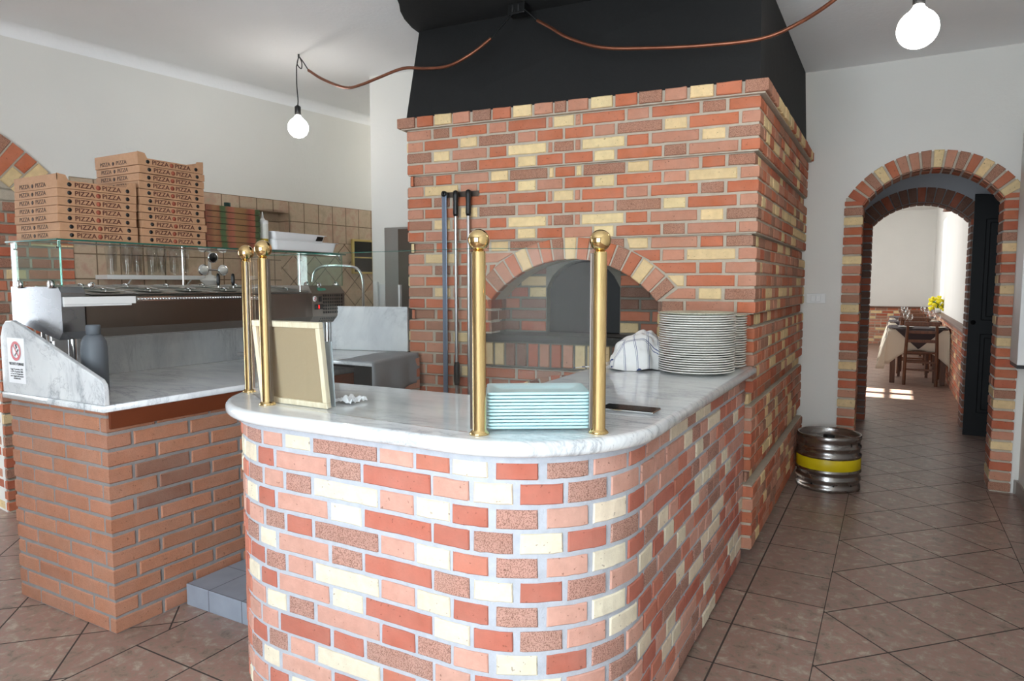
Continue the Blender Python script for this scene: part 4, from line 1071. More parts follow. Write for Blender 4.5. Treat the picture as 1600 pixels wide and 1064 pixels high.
# pan lids, two rows of six
proto = None; k = 0
for r, x in enumerate((VX-.105, VX-.275)):
    for c in range(6):
        y = 1.745 + c*.205
        if proto is None:
            g = empty('pan_lid', (x, y, 1.3175))
            b = B(); b.box((-.080, -.098, -.006), (.080, .098, 0), .003)
            b.lathe([(.0001, .001), (.052, .001), (.058, .0045), (.064, .001)], (0, 0, 0), 28); b.build('lid_plate', 'satin_steel', g)
            B().tube([(-.018, 0, 0), (-.018, 0, .012), (.018, 0, .012), (.018, 0, 0)], .003, 8).build('lid_handle', 'chrome', g); proto = g
        else: g = copy_tree(proto)
        g.location = (x, y, 1.304 + (VX-.012-x)*.1157 + .0068); g.rotation_euler = (0, radians(6.6), 0)
        tag(g, ('steel pan lid in the front row of the chilled cabinet' if r == 0 else 'steel pan lid in the back row of the chilled cabinet'), 'lid', 'pan lids front row' if r == 0 else 'pan lids back row')
for x, y, l in ((-3.0, 2.322, 'black spoon handle sticking up from the pans, left one'), (-3.0, 2.411, 'black spoon handle sticking up from the pans, right one by the brass posts')):
    g = empty('serving_spoon', (x, y, 1.323)); tag(g, l, 'spoon')
    B().tube([(0, 0, .012), (0, 0, .03)], .003, 8).build('shaft', 'chrome', g)
    b = B(); b.lathe([(.0001, .02), (.006, .023), (.009, .04), (.0095, .065), (.007, .082), (.0001, .086)], n=16); b.build('grip', 'black_plastic', g)

# ================================================================== PIZZA BOXES
def pizza_box(top=False, W_=.325, hh=.0335):
    g = empty('pizza_box', (0, 0, 0)); D_ = .325
    b = B(); b.box((-D_, 0, .0004), (0, W_, hh-.0008), .0015)
    if top:
        for y0, y1, s_ in ((0, .045, 1), (W_-.045, W_, -1)):
            ya, yb = (y0, y1) if s_ > 0 else (y1, y0)
            vs = [(-.003, ya, hh-.002), (-.003, yb, hh-.002), (-.003, yb-.012*s_, hh+.020), (-.003, ya, hh+.024)]
            vs += [(0, v[1], v[2]) for v in vs]
            b.add(vs, [(0, 1, 2, 3), (7, 6, 5, 4), (0, 4, 5, 1), (1, 5, 6, 2), (2, 6, 7, 3), (3, 7, 4, 0)])
        b.box((-D_, 0, hh-.002), (0, .003, hh+.022)); b.box((-D_, W_-.003, hh-.002), (0, W_, hh+.022))
    b.build('box_body', 'cardboard', g, fixn=True)
    b = B(); b.box((-D_, .05, -.0002), (.0006, W_-.05, .0012)); b.build('lid_seam', 'cardboard_edge', g)
    for y in (.046, W_-.040): B().lathe([(.0001, 0), (.0085, 0), (.0085, .0008), (.0001, .0009)], (0, y, hh*.52), 18, axis=(1, 0, 0)).build('vent_hole', 'black_plastic', g)
    for y in (W_*.325, W_*.665):
        text_mesh('printed_word', 'PIZZA', .0262, 'print_ink', g, (.0006, y, hh*.50), (pi/2, 0, pi/2), bold=.0003, sx=1.12)
    b = B(); b.lathe([(.0001, 0), (.0098, 0), (.0098, .0007), (.0001, .0008)], (0, W_*.495, hh*.5), 20, axis=(1, 0, 0)); b.build('tomato_mark', 'tomato_print', g)
    for x in (-D_*.755, -D_*.375):
        text_mesh('printed_word', 'PIZZA', .0245, 'ink_grey', g, (x, -.0006, hh*.5), (pi/2, 0, 0), sx=1.18)
    b = B(); b.lathe([(.0001, 0), (.008, 0), (.008, .0007), (.0001, .0008)], (-D_*.565, 0, hh*.5), 16, axis=(0, -1, 0)); b.build('tomato_mark', 'ink_grey', g)
    return g
plainb = pizza_box(); topb = pizza_box(True); used = [False, False]
def place_box(kind, loc, rz, lab, grp):
    src = topb if kind else plainb
    g = src if not used[kind] else copy_tree(src); used[kind] = True
    g.location = loc; g.rotation_euler = (0, 0, rz); tag(g, lab, 'pizza box', grp); return g
for n_, y0, hh, lab in ((7, 1.520, .0335, 'left'), (11, 1.864, .0343, 'middle')):
    for i in range(n_):
        top = i == n_-1
        place_box(1 if top else 0, (-2.905+random.uniform(-.003, .003), y0+random.uniform(-.003, .004), 1.533+i*hh), random.uniform(-.006, .006),
                  f'brown PIZZA box on top of the {"short" if lab == "left" else "tall"} {lab} stack' if top else f'brown cardboard PIZZA box in the {"short" if lab == "left" else "tall"} {lab} stack on the glass', f'pizza boxes of the {lab} stack')
proto = None
for i in range(7):
    if proto is None:
        g = empty('pizza_box'); b = B(); b.box((-.16, -.16, .0005), (.16, .16, .0285), .001); b.build('box_body', 'printed_card', g)
        B().box((-.158, -.158, .0), (.1606, .155, .0012)).build('lid_seam', 'black_plastic', g); proto = g
    else: g = copy_tree(proto)
    g.location = (-3.066+random.uniform(-.003, .002), 2.357+random.uniform(-.003, .003), 1.533+i*.0295); g.rotation_euler = (0, 0, random.uniform(-.008, .008))
    tag(g, 'topmost red and green printed pizza box of the third stack' if i == 6 else 'red and green printed pizza box in the third stack on the glass', 'pizza box', 'printed pizza boxes')
# things right of the boxes on the glass
g = empty('squeeze_bottle', (-2.955, 2.575, 1.533)); tag(g, 'white squeeze bottle with pointed nozzle standing beside the printed boxes', 'bottle')
B().lathe([(.0001, 0), (.026, 0), (.028, .004), (.028, .062)], n=28).build('oil_filling', 'olive_oil', g)
B().lathe([(.028, .062), (.028, .135), (.0265, .142), (.02, .146)], n=28).build('bottle_body', 'clear_plastic', g)
B().lathe([(.0285, .140), (.0285, .158), (.014, .162), (.006, .175), (.003, .205), (.0001, .206)], n=28).build('nozzle', 'white_paint', g)
g = empty('oil_bottle', (-3.255, 2.42, 1.533)); tag(g, 'green glass bottle with dark cap behind the printed pizza boxes', 'bottle')
g.location = (-3.255, 2.595, 1.533)
B().lathe([(.0001, 0), (.03, 0), (.032, .005), (.032, .15), (.014, .20), (.013, .245), (.0001, .246)], n=28).build('bottle_body', 'green_bottle_glass', g)
B().lathe([(.017, .238), (.0175, .24), (.0175, .272), (.0001, .273)], n=24).build('bottle_cap', 'green_cap', g)
def foam_tray(name, loc, rz, L0, W0, h, lab):
    g = empty(name, loc, rz); tag(g, lab, 'tray'); b = B()
    def rect(l, w, z, r=.02, n=5):
        out = []
        for cx_, cy_, a0 in ((l/2-r, w/2-r, 0), (-l/2+r, w/2-r, pi/2), (-l/2+r, -w/2+r, pi), (l/2-r, -w/2+r, 1.5*pi)):
            for i in range(n+1): a = a0+pi/2*i/n; out.append((cx_+r*cos(a), cy_+r*sin(a), z))
        return out
    ringz = [rect(L0*.93, W0*.90, 0), rect(L0*.99, W0*.96, h), rect(L0*1.03, W0*1.02, h+.001), rect(L0*1.03, W0*1.02, h+.003), rect(L0*.975, W0*.945, h+.002), rect(L0*.92, W0*.885, .004)]
    n = len(ringz[0]); vs = [v for r in ringz for v in r]; fs = [(r*n+i, r*n+(i+1) % n, (r+1)*n+(i+1) % n, (r+1)*n+i) for r in range(5) for i in range(n)]
    fs += [tuple(reversed(range(n))), tuple(range(5*n, 6*n))]; b.add(vs, fs); b.build('tray_shell', 'white_foam', g, fixn=True); return g
g = empty('oven_tray', (-3.09, 2.87, 1.533)); tag(g, 'flat steel tray lying on the glass under the white trays', 'tray')
b = B(); b.box((-.165, -.245, 0), (.165, .245, .004), .001); b.box((-.17, -.25, .004), (.17, .25, .007), .001); b.build('tray_shell', 'satin_steel', g)
foam_tray('white_tray', (-3.085, 2.86, 1.541), 0, .33, .50, .052, 'lower and larger white plastic tray on the steel tray')
g = foam_tray('white_tray', (-3.085, 2.83, 1.5965), radians(3), .28, .43, .040, 'upper white plastic tray carrying a dark label')
b = B(); b.add([(.1355, .12, .008), (.1365, .175, .010), (.1415, .185, .034), (.1415, .13, .034)], [(0, 1, 2, 3)]); b.build('dark_label', 'dark_picture', g)

# ================================================================== ON THE MARBLE COUNTER
def plate_profile(R, base, h): return [(.0001, .003), (base*.95, .003), (base, .0), (base+.004, .0), (base+.008, .003), (R*.80, h*.45), (R-.002, h-.0006), (R, h), (R+.0014, h+.0024), (R, h+.0048), (R-.002, h+.0046), (R*.80, h*.45+.0034), (base, .0062), (.0001, .0062)]
for (x, y, R_, n_, pitch, labt, labm, grp) in ((-.735, 2.975, .160, 26, .00985, 'topmost flecked dinner plate of the big stack on the marble', 'round white pizza plate in the big stack beside the towel', 'plates of the big stack'),
                                   (-.668, 3.228, .094, 22, .0108, 'top plate of the small stack between the big stack and oven', 'small round white plate in the stack behind the big stack', 'plates of the small stack')):
    proto = None
    for i in range(n_):
        if i == n_-1:
            g = B().lathe(plate_profile(R_, R_*.62, .014), n=64).build('dinner_plate', 'flecked_plate'); g.location = (x, y, MT+.0005+i*pitch); tag(g, labt, 'plate', None); break
        if proto is None: g = proto = B().lathe(plate_profile(R_, R_*.62, .014), n=64).build('dinner_plate', 'plate_white')
        else: g = proto.copy(); COL.objects.link(g)
        g.location = (x+random.uniform(-.0016, .0016), y+random.uniform(-.0016, .0016), MT+.0005+i*pitch); g.rotation_euler = (0, 0, random.uniform(0, 6)); tag(g, labm, 'plate', grp)
# square pale blue plates
def square_plate():
    b = B(); n = 6
    def rect(h_, z, r=.012):
        out = []
        for sx_, sy_, a0 in ((1, 1, 0), (-1, 1, pi/2), (-1, -1, pi), (1, -1, 1.5*pi)):
            for i in range(n+1): a = a0+pi/2*i/n; out.append((sx_*(h_-r)+r*cos(a), sy_*(h_-.048-r)+r*sin(a), z))
        return out
    R_ = [rect(.095, 0), (rect(.098, 0)), rect(.108, .0035), rect(.130, .0080), rect(.1335, .0085), rect(.1350, .0112), rect(.1340, .0142), rect(.131, .0150), rect(.108, .0072), rect(.098, .0045), rect(.08, .0045)]
    m = len(R_[0]); vs = [v for r in R_ for v in r]; fs = [(r*m+i, r*m+(i+1) % m, (r+1)*m+(i+1) % m, (r+1)*m+i) for r in range(len(R_)-1) for i in range(m)]
    fs += [tuple(reversed(range(m))), tuple(range((len(R_)-1)*m, len(R_)*m))]; b.add(vs, fs, smooth=True); return b.build('square_plate', 'celeste_porcelain')
proto = None
for i in range(11):
    if proto is None: g = proto = square_plate()
    else: g = proto.copy(); COL.objects.link(g)
    g.location = (-.834+random.uniform(-.0012, .0012), 1.636+random.uniform(-.0012, .0012), MT+.0005+i*.0089); g.rotation_euler = (0, 0, radians(31.5)+random.uniform(-.01, .01))
    tag(g, 'topmost pale blue square plate behind the glass' if i == 10 else 'pale blue square plate in the stack between the brass posts', 'plate', 'square blue plates')
# phone
g = empty('mobile_phone', (-.685, 1.972, MT)); tag(g, 'black phone lying face up right of the brass post', 'phone')
B().box((-.085, -.042, .0005), (.085, .042, .0085), .003).build('phone_body', 'chrome', g); B().box((-.083, -.040, .0082), (.083, .040, .0096), .0006).build('screen', 'black_gloss', g)
# checked towel heaped on the counter
import mathutils
b = B(); nr, na = 36, 96; vs = []; uv = []
for i in range(nr+1):
    for j in range(na):
        a = 2*pi*j/na; t = i/nr; ca_, sa_ = cos(a), sin(a)
        R_ = .128*(1+.07*sin(2*a+.9)+.06*sin(3*a+2)+.03*sin(7*a)); h = .165
        q = min(1, t/.86)
        r = R_*(q**.9*.93 + (.07+.10*max(0, t-.86)/.14)*q*q)
        z = h*(1-q**2.6)**.62 if q < 1 else 0
        z *= 1 + .16*mn.noise(Vector((ca_*r*9+3, sa_*r*9, 1.7)))
        crease = mn.noise(Vector((ca_*1.7, sa_*1.7, t*2.2+5)))
        r += .022*crease*q; 
        w_ = mn.noise(Vector((ca_*r*26, sa_*r*26, z*22)))*.012*(1-max(0, t-.8)*3)
        z = max(.0015, z + w_*(q < 1) + (.006*(1+sin(5*a+2))*(q >= .93)))
        vs.append((ca_*(r+w_*.6), sa_*(r+w_*.6)*.9, z))
        L_ = R_*t*1.75; uv.append((ca_*L_+.5+.02*crease, sa_*L_+.5+.02*w_*50*.02, 0))
fs = [(i*na+j, (i+1)*na+j, (i+1)*na+(j+1) % na, i*na+(j+1) % na) for i in range(nr) for j in range(na)]
b.add(vs, fs, smooth=True); o = b.build('kitchen_towel', 'checked_towel', loc=(-1.005, 3.005, MT), rot=(0, 0, radians(28)))
at_ = o.data.attributes.new('uvw', 'FLOAT_VECTOR', 'POINT'); at_.data.foreach_set('vector', [c for u in uv for c in u])
tag(o, 'crumpled white towel with blue checks heaped left of the big plate stack', 'towel')
# a flat tail of the same towel
b = B(); n = 10; vs = []
for i in range(n+1):
    for j in range(n+1):
        u, v = i/n, j/n; vs.append((-.30+.22*u, -.02+.10*v*(.2+.8*u), .002+.006*u*(1+sin(9*v))*.5+ .004*sin(6*u)))
b.add(vs, [(i*(n+1)+j, (i+1)*(n+1)+j, (i+1)*(n+1)+j+1, i*(n+1)+j+1) for i in range(n) for j in range(n)], smooth=True)
o2 = b.build('towel_corner', 'checked_towel', parent=o); at_ = o2.data.attributes.new('uvw', 'FLOAT_VECTOR', 'POINT'); at_.data.foreach_set('vector', [c for v in vs for c in (v[0]*.2+.52, v[1]*.2+.52, 0)])
# pinboard leaning on the glass
g = empty('pinboard', (-1.655, 1.541, MT+.001), radians(-2)); g.rotation_euler = (radians(6.0), 0, radians(-2)); tag(g, 'pine framed linen pinboard leaning behind the long glass pane', 'board')
b = B(); w, h = .153, .268
b.box((-w, 0, 0), (w, .018, .018), .002); b.box((-w, 0, h-.018), (w, .018, h), .002); b.box((-w, 0, .018), (-w+.018, .018, h-.018), .002); b.box((w-.018, 0, .018), (w, .018, h-.018), .002); b.build('wood_frame', 'pine', g)
B().box((-w+.017, .008, .017), (w-.017, .012, h-.017)).build('linen_panel', 'linen', g)
g = B().box((-.10, 0, 0), (.098, .003, .205)).build('menu_card', 'white_card', loc=(-1.615, 1.585, MT+.001), rot=(radians(3), 0, 0)); tag(g, 'white card standing behind the pinboard', 'card')
b = B(); vs = []; n = 12
for i in range(n+1):
    for j in range(n+1):
        u, v = i/n-.5, j/n-.5; vs.append((u*.085, v*.08, .004+.016*abs(mn.noise(Vector((u*4, v*4, 3))))*2+.012*max(0, .35-abs(u))))
b.add(vs, [(i*(n+1)+j, (i+1)*(n+1)+j, (i+1)*(n+1)+j+1, i*(n+1)+j+1) for i in range(n) for j in range(n)])
o = b.build('paper_napkin', 'sign_white', loc=(-1.535, 1.67, MT)); tag(o, 'crumpled white paper napkin behind the pinboard', 'napkin')
g = B().box((-.02, -.012, 0), (.02, .012, .03), .004).build('oven_lighter', 'red_plastic', loc=opt(1.40, 1.0835, .02)); tag(g, 'small red plastic object on the granite ledge left of the plates', 'lighter')

# ================================================================== OVEN TOOLS
g = empty('tool_rack', opt(.345, 1.850, 0)); g.rotation_euler = (0, 0, atan2(Od.y, Od.x)); tag(g, 'black metal rack bar on the bricks holding the long oven tools', 'rack')
B().box((-.115, -.010, -.018), (.115, 0, .012), .001).build('rack_bar', 'dark_steel', g)
for x in (-.083, -.012, .066):
    B().tube([(x, -.005, 0), (x, -.045, 0), (x, -.047, .012)], .005, 8).build('hook', 'black_metal', g)
def tool(s_, lab, kind):
    g = empty('oven_tool', opt(s_, 1.85, .034)); g.rotation_euler = (0, 0, atan2(Od.y, Od.x)); tag(g, lab, 'oven tool')
    if kind == 0:
        B().box((-.014, -.004, -1.5), (.014, .004, .005), .002).build('handle_bar', 'blue_metal', g)
        B().lathe([(.0001, -.008), (.016, -.008), (.016, .008), (.0001, .008)], n=20, axis=(0, 1, 0)).build('hanging_ring', 'black_metal', g)
        B().box((-.10, -.004, -1.80), (.10, .0, -1.48), .002).build('peel_blade', 'satin_steel', g)
    else:
        B().tube([(0, 0, -.10), (0, 0, -1.45)], .0095, 14).build('handle_rod', 'satin_steel', g)
        B().lathe([(.0001, -.125), (.012, -.125), (.0155, -.11), (.0135, -.05), (.0165, -.01), (.014, .01), (.006, .016), (.0001, .017)], n=20).build('grip', 'black_plastic', g)
        if kind == 1: B().lathe([(.0001, -1.06), (.013, -1.06), (.018, -1.03), (.017, -.95), (.012, -.93), (.0001, -.93)], n=20).build('sliding_grip', 'black_plastic', g)
        B().lathe([(.0001, -.004), (.10, -.004), (.10, .0), (.0001, .0)], (0, 0, -1.54), 28, axis=(0, 1, 0)).build('peel_blade', 'satin_steel', g)
    return g
tool(.262, 'oven peel with flat blue grey bar, leftmost of three hanging tools', 0)
tool(.333, 'round steel rod tool with two black grips, middle of three', 1)
tool(.411, 'round steel rod tool with one black grip, nearest the brass post', 2)

# ================================================================== LIGHTS AND COPPER TUBES
def pendant(x, y, zc, zhook, lab, r=.066, top=None):
    g = empty('bulb_lamp', (x, y, zhook)); tag(g, lab, 'lamp')
    d = zc-zhook
    b = B(); pf = [(.0001, d-r)] + [(r*cos(a), d+r*sin(a)) for a in [(-pi/2+pi*i/24) for i in range(1, 21)]] + [(.019, d+r*1.12), (.0165, d+r*1.25)]
    b.lathe(pf, n=32); b.build('glass_bulb', 'bulb_glow', g)
    B().lathe([(.0165, d+r*1.2), (.02, d+r*1.22), (.02, d+r*1.22+.052), (.016, d+r*1.22+.058), (.005, d+r*1.22+.066), (.0001, d+r*1.22+.067)], n=24).build('lamp_holder', 'black_plastic', g)
    B().tube(cr([(0, 0, d+r*1.22+.06), (.004, 0, d+r*1.22+.10), (-.004, 0, (d+r)*.4), (-.002, .0, -.02)], 8), .0035, 8).build('lamp_cord', 'cable_dark', g)
    return g
g = pendant(-3.47, 3.34, 2.383, 2.80, 'glowing globe bulb on a dark cord, hanging on the left')
b = B(); b.tube(cr([(0, 0, -.02), (.02, 0, .03), (.045, 0, -.005), (.03, .01, -.04), (.005, .0, -.01), (.02, 0, .035), (.02, 0, .05)], 8), .0035, 8); b.tube([(.02, 0, .03), (.02, 0, .05)], .006, 8); b.build('ceiling_hook', 'cable_dark', g)
pendant(.042, 2.93, 2.268, 2.845, 'glowing globe bulb at the upper right of the room', .068)
T1 = [[-3.325, 3.3, 2.719], [-3.162, 3.26, 2.629], [-2.924, 3.2, 2.532], [-2.763, 3.16, 2.518], [-2.617, 3.13, 2.526], [-2.41, 3.1, 2.541], [-2.258, 3.1, 2.518], [-2.112, 3.1, 2.509], [-1.984, 3.12, 2.554], [-1.882, 3.16, 2.63]]
T2 = [[-1.63, 3.2, 2.688], [-1.536, 3.17, 2.624], [-1.424, 3.14, 2.547], [-1.257, 3.14, 2.477], [-1.043, 3.16, 2.445], [-0.782, 3.18, 2.42], [-0.54, 3.2, 2.415], [-0.384, 3.18, 2.448], [-0.252, 3.12, 2.492], [-0.168, 3.08, 2.546], [-0.071, 3.04, 2.604]]
for T, lab, ca, cb in ((T1, 'bent copper tube running from the left bulb to the hood', [(-3.45, 3.34, 2.84), (-3.40, 3.33, 2.79)], [(-1.84, 3.24, 2.73), (-1.82, 3.30, 2.80)]),
                       (T2, 'long bent copper tube sweeping right across the black hood', [(-1.76, 3.29, 2.80), (-1.71, 3.24, 2.76)], [(-.01, 2.97, 2.70), (.04, 2.93, 2.84)])):
    g = empty('copper_tube', T[4]); tag(g, lab, 'tube'); off = Vector(T[4])
    sub = lambda L: [Vector(p)-off for p in L]
    B().tube(cr(sub(T), 6), .0085, 12).build('tube_sleeve', 'copper', g)
    B().tube(cr(sub(ca + [T[0]]), 6), .0035, 8).build('cable_end', 'cable_dark', g); B().tube(cr(sub([T[-1]] + cb), 6), .0035, 8).build('cable_end', 'cable_dark', g)
g = empty('junction_box', (-1.80, 3.31, 2.81)); tag(g, 'small black junction box where both copper tubes meet', 'box')
B().box((-.05, -.03, -.03), (.05, .03, .027), .004).build('box_body', 'black_plastic', g); B().box((-.022, -.036, -.02), (-.012, -.028, .012), .001).build('terminal', 'cable_dark', g); B().box((.012, -.036, -.02), (.022, -.028, .012), .001).build('terminal', 'cable_dark', g)

# ================================================================== LEFT WALL FITTINGS
def lwe(name, s_, off, z): g = empty(name, lwp(s_, off, z), LWang); return g
g = lwe('wall_shelf', .52, .016, 1.393); tag(g, 'white wall shelf carrying tall glasses against the tiles', 'shelf')
B().box((0, -.17, -.008), (.72, 0, .020), .001).build('shelf_board', 'white_paint', g)
for x in (.16, .56): B().tube([(x, -.14, -.002), (x, -.004, -.09)], .005, 8).build('bracket', 'white_paint', g)
proto = None
for i, s_ in enumerate((.585, .67, .745, .83, .905, .98, 1.06)):
    if proto is None: g = proto = B().lathe([(.0001, .001), (.030, .001), (.031, .004), (.027, .02), (.030, .08), (.040, .19), (.0385, .19), (.0285, .08), (.0255, .024), (.0001, .018)], n=28).build('beer_glass', 'tumbler_glass')
    else: g = proto.copy(); COL.objects.link(g)
    g.location = lwp(s_, .12 if i % 2 else .10, 1.4135); tag(g, 'tall clear beer glass in the row on the white wall shelf', 'glass', 'glasses on the wall shelf')
g = lwe('beer_tower', 1.12, .32, .95); tag(g, 'white porcelain beer tap tower with round medallions behind the cabinet', 'beer tap')
B().lathe([(.0001, 0), (.07, 0), (.07, .012), (.035, .03), (.034, .40), (.062, .425), (.064, .436), (.034, .446), (.030, .462), (.011, .470), (.010, .560), (.0001, .562)], n=32).build('column', 'porcelain', g)
B().tube([(-.075, -.03, .50), (.075, -.03, .50)], .006, 10).build('cross_bar', 'chrome', g)
for x, z, m_ in ((-.07, .50, 'porcelain'), (.07, .50, 'porcelain'), (0, .585, 'dark_picture')):
    o = B().lathe([(.0001, 0), (.034, 0), (.037, .004), (.037, .012), (.0001, .013)], (x, -.035, z), 28, axis=(0, -1, 0)).build('medallion', 'chrome', g)
    B().lathe([(.0001, .0), (.030, 0), (.030, .0015), (.0001, .0018)], (x, -.0485, z), 28, axis=(0, -1, 0)).build('medallion_face', m_, o)
g = lwe('back_counter', .7, .016, 0); tag(g, 'low cabinet run along the tiled wall under the beer tower', 'cabinet')
B().box((-.25, -.42, 0), (1.35, 0, .92), .003).build('cabinet_body', 'white_paint', g); B().box((-.26, -.43, .92), (1.36, 0, .95), .003).build('counter_top', 'satin_steel', g)
g = empty('sink_unit', (-3.65, 3.7, 0)); tag(g, 'steel sink unit behind the upright marble slab', 'sink')
B().box((-.16, -.2, 0), (.275, .22, .91), .003).build('sink_body', 'satin_steel', g); B().box((-.12, -.14, .905), (.14, .16, .915), .002).build('basin', 'dark_steel', g)
g = empty('swan_neck_tap', (-3.42, 3.80, .912)); tag(g, 'tall chrome swan neck tap arching above the marble slab', 'tap')
B().tube(cr([(.04, .04, 0), (.04, .04, .30), (.038, .038, .47), (.015, .022, .545), (-.04, -.008, .572), (-.14, -.08, .575), (-.20, -.12, .57), (-.25, -.15, .53), (-.262, -.16, .46)], 8), .011, 14).build('spout', 'chrome', g)
B().lathe([(.0001, 0), (.024, 0), (.024, .03), (.014, .04), (.0001, .041)], (.04, .04, 0), 20).build('tap_base', 'chrome', g)
g = lwe('framed_hatch', 2.74, .018, 1.60); tag(g, 'dark framed hatch with gold surround on the tiled wall', 'picture')
b = B(); w, h = .125, .152
b.box((-w, -.022, -h), (w, 0, -h+.018), .002); b.box((-w, -.022, h-.018), (w, 0, h), .002); b.box((-w, -.022, -h), (-w+.022, 0, h), .002); b.box((w-.014, -.022, -h), (w, 0, h), .002); b.box((-w, -.02, -.012), (w, 0, -.002), .001)
b.build('gold_frame', 'frame_gold', g); B().box((-w+.01, -.008, -h+.01), (w-.01, 0, h-.01)).build('dark_panel', 'dark_picture', g)
WA = radians(5.65)
def wbp(s_, off, z): p = WB0 + WBd*s_ + Vector((WBd.y, -WBd.x))*off; return (p.x, p.y, z)
g = empty('intercom_phone', wbp(.075, 0, 1.26), WA); tag(g, 'white wall intercom handset on the white wall left of the oven', 'intercom')
B().box((-.045, -.022, -.10), (.045, 0, .10), .008).build('wall_base', 'white_paint', g); B().box((-.040, -.05, -.115), (-.002, -.022, .115), .009).build('handset', 'white_paint', g)
B().tube(cr([(-.02, -.035, -.11), (-.018, -.03, -.2), (-.012, -.015, -.3), (-.02, -.01, -.38)], 6), .006, 8).build('cord', 'white_paint', g)
g = empty('steel_fridge', (-2.83, 3.86, 0), WA); tag(g, 'tall grey steel fridge between the white wall and the brick oven', 'fridge')
B().box((-.20, -.20, 0), (.18, .10, 1.735), .004).build('fridge_body', 'satin_steel', g); B().box((-.085, -.212, .06), (.17, -.20, 1.72), .003).build('fridge_door', 'dark_steel', g); B().box((-.075, -.235, 1.1), (-.06, -.21, 1.35), .003).build('door_handle', 'white_paint', g)

# ================================================================== RIGHT SIDE
g = empty('beer_keg', (-.335, 4.985, 0)); tag(g, 'steel beer keg with a yellow band on the floor beside the oven', 'keg')
R_ = .200
B().lathe([(.150, .0), (R_-.008, .0), (R_, .006), (R_, .03), (R_-.006, .034), (R_-.006, .058), (R_+.001, .068), (R_+.001, .082), (R_-.008, .096), (R_-.008, .115), (R_+.003, .124), (R_+.003, .134), (R_-.003, .14), (R_-.003, .218), (R_+.003, .224), (R_+.003, .236), (R_-.008, .245), (R_-.008, .272), (R_, .282), (R_, .292), (R_-.007, .300), (R_-.007, .328), (R_, .338), (R_, .358), (R_-.004, .365), (R_-.012, .365), (R_-.015, .35), (R_-.017, .318), (.12, .325), (.0001, .330)], n=64).build('keg_shell', 'keg_steel', g)
B().lathe([(R_-.0022, .1425), (R_-.0015, .1435), (R_-.0015, .2155), (R_-.0022, .2165)], n=64).build('yellow_band', 'yellow_band', g)
B().lathe([(.0001, .352), (.024, .352), (.034, .349), (.036, .340), (.036, .329)], n=32).build('valve_cap', 'black_plastic', g)
b = B()
for a in (-115, -75, -40, 20, 160):
    aa = radians(a); b.lathe([(.0001, 0), (.006, 0), (.006, .001), (.0001, .0012)], ((R_-.0055)*cos(aa), (R_-.0055)*sin(aa), .048), 12, axis=(cos(aa), sin(aa), 0))
for a in (-30, 150):
    aa = radians(a); t_ = Vector((-sin(aa), cos(aa), 0)); o_ = Vector((cos(aa), sin(aa), 0))*(R_-.0055)
    vs = [o_ - t_*.045 + Vector((0, 0, .304)), o_ + t_*.045 + Vector((0, 0, .304)), o_ + t_*.045 + Vector((0, 0, .324)), o_ - t_*.045 + Vector((0, 0, .324))]
    vs = [Vector((v.x, v.y, 0)).normalized()*(R_-.005) + Vector((0, 0, v.z)) for v in vs]; b.add(vs, [(0, 1, 2, 3)])
b.build('drain_holes', 'black_plastic', g)
g = empty('light_switch', (-.481, 5.379, 1.253)); tag(g, 'white double light switch plate left of the brick doorway', 'switch')
B().box((-.062, -.008, -.035), (.062, 0, .035), .002).build('plate', 'white_paint', g)
for x in (-.017, .017): B().box((x-.0155, -.012, -.023), (x+.0155, -.007, .023), .002).build('rocker', 'white_paint', g)
g = empty('wall_panel', (.71, 5.12, 1.6)); tag(g, 'white panel with black lower trim on the right wall', 'panel')
B().box((-.055, -.20, -.72), (.049, .08, .75), .003).build('panel_body', 'white_paint', g); B().box((-.053, -.19, -.742), (.049, .08, -.72), .001).build('lower_trim', 'black_plastic', g)
g = empty('glass_ceiling_lamp', (.235, 6.6, 2.42)); tag(g, 'small clear glass ceiling lamp between the two arches', 'lamp')
B().lathe([(.0001, -.12), (.03, -.118), (.062, -.10), (.075, -.07), (.07, -.03), (.05, 0)], n=32).build('glass_dome', 'tumbler_glass', g); B().lathe([(.052, 0), (.055, -.008), (.0001, -.01)], n=28).build('ceiling_plate', 'chrome', g)

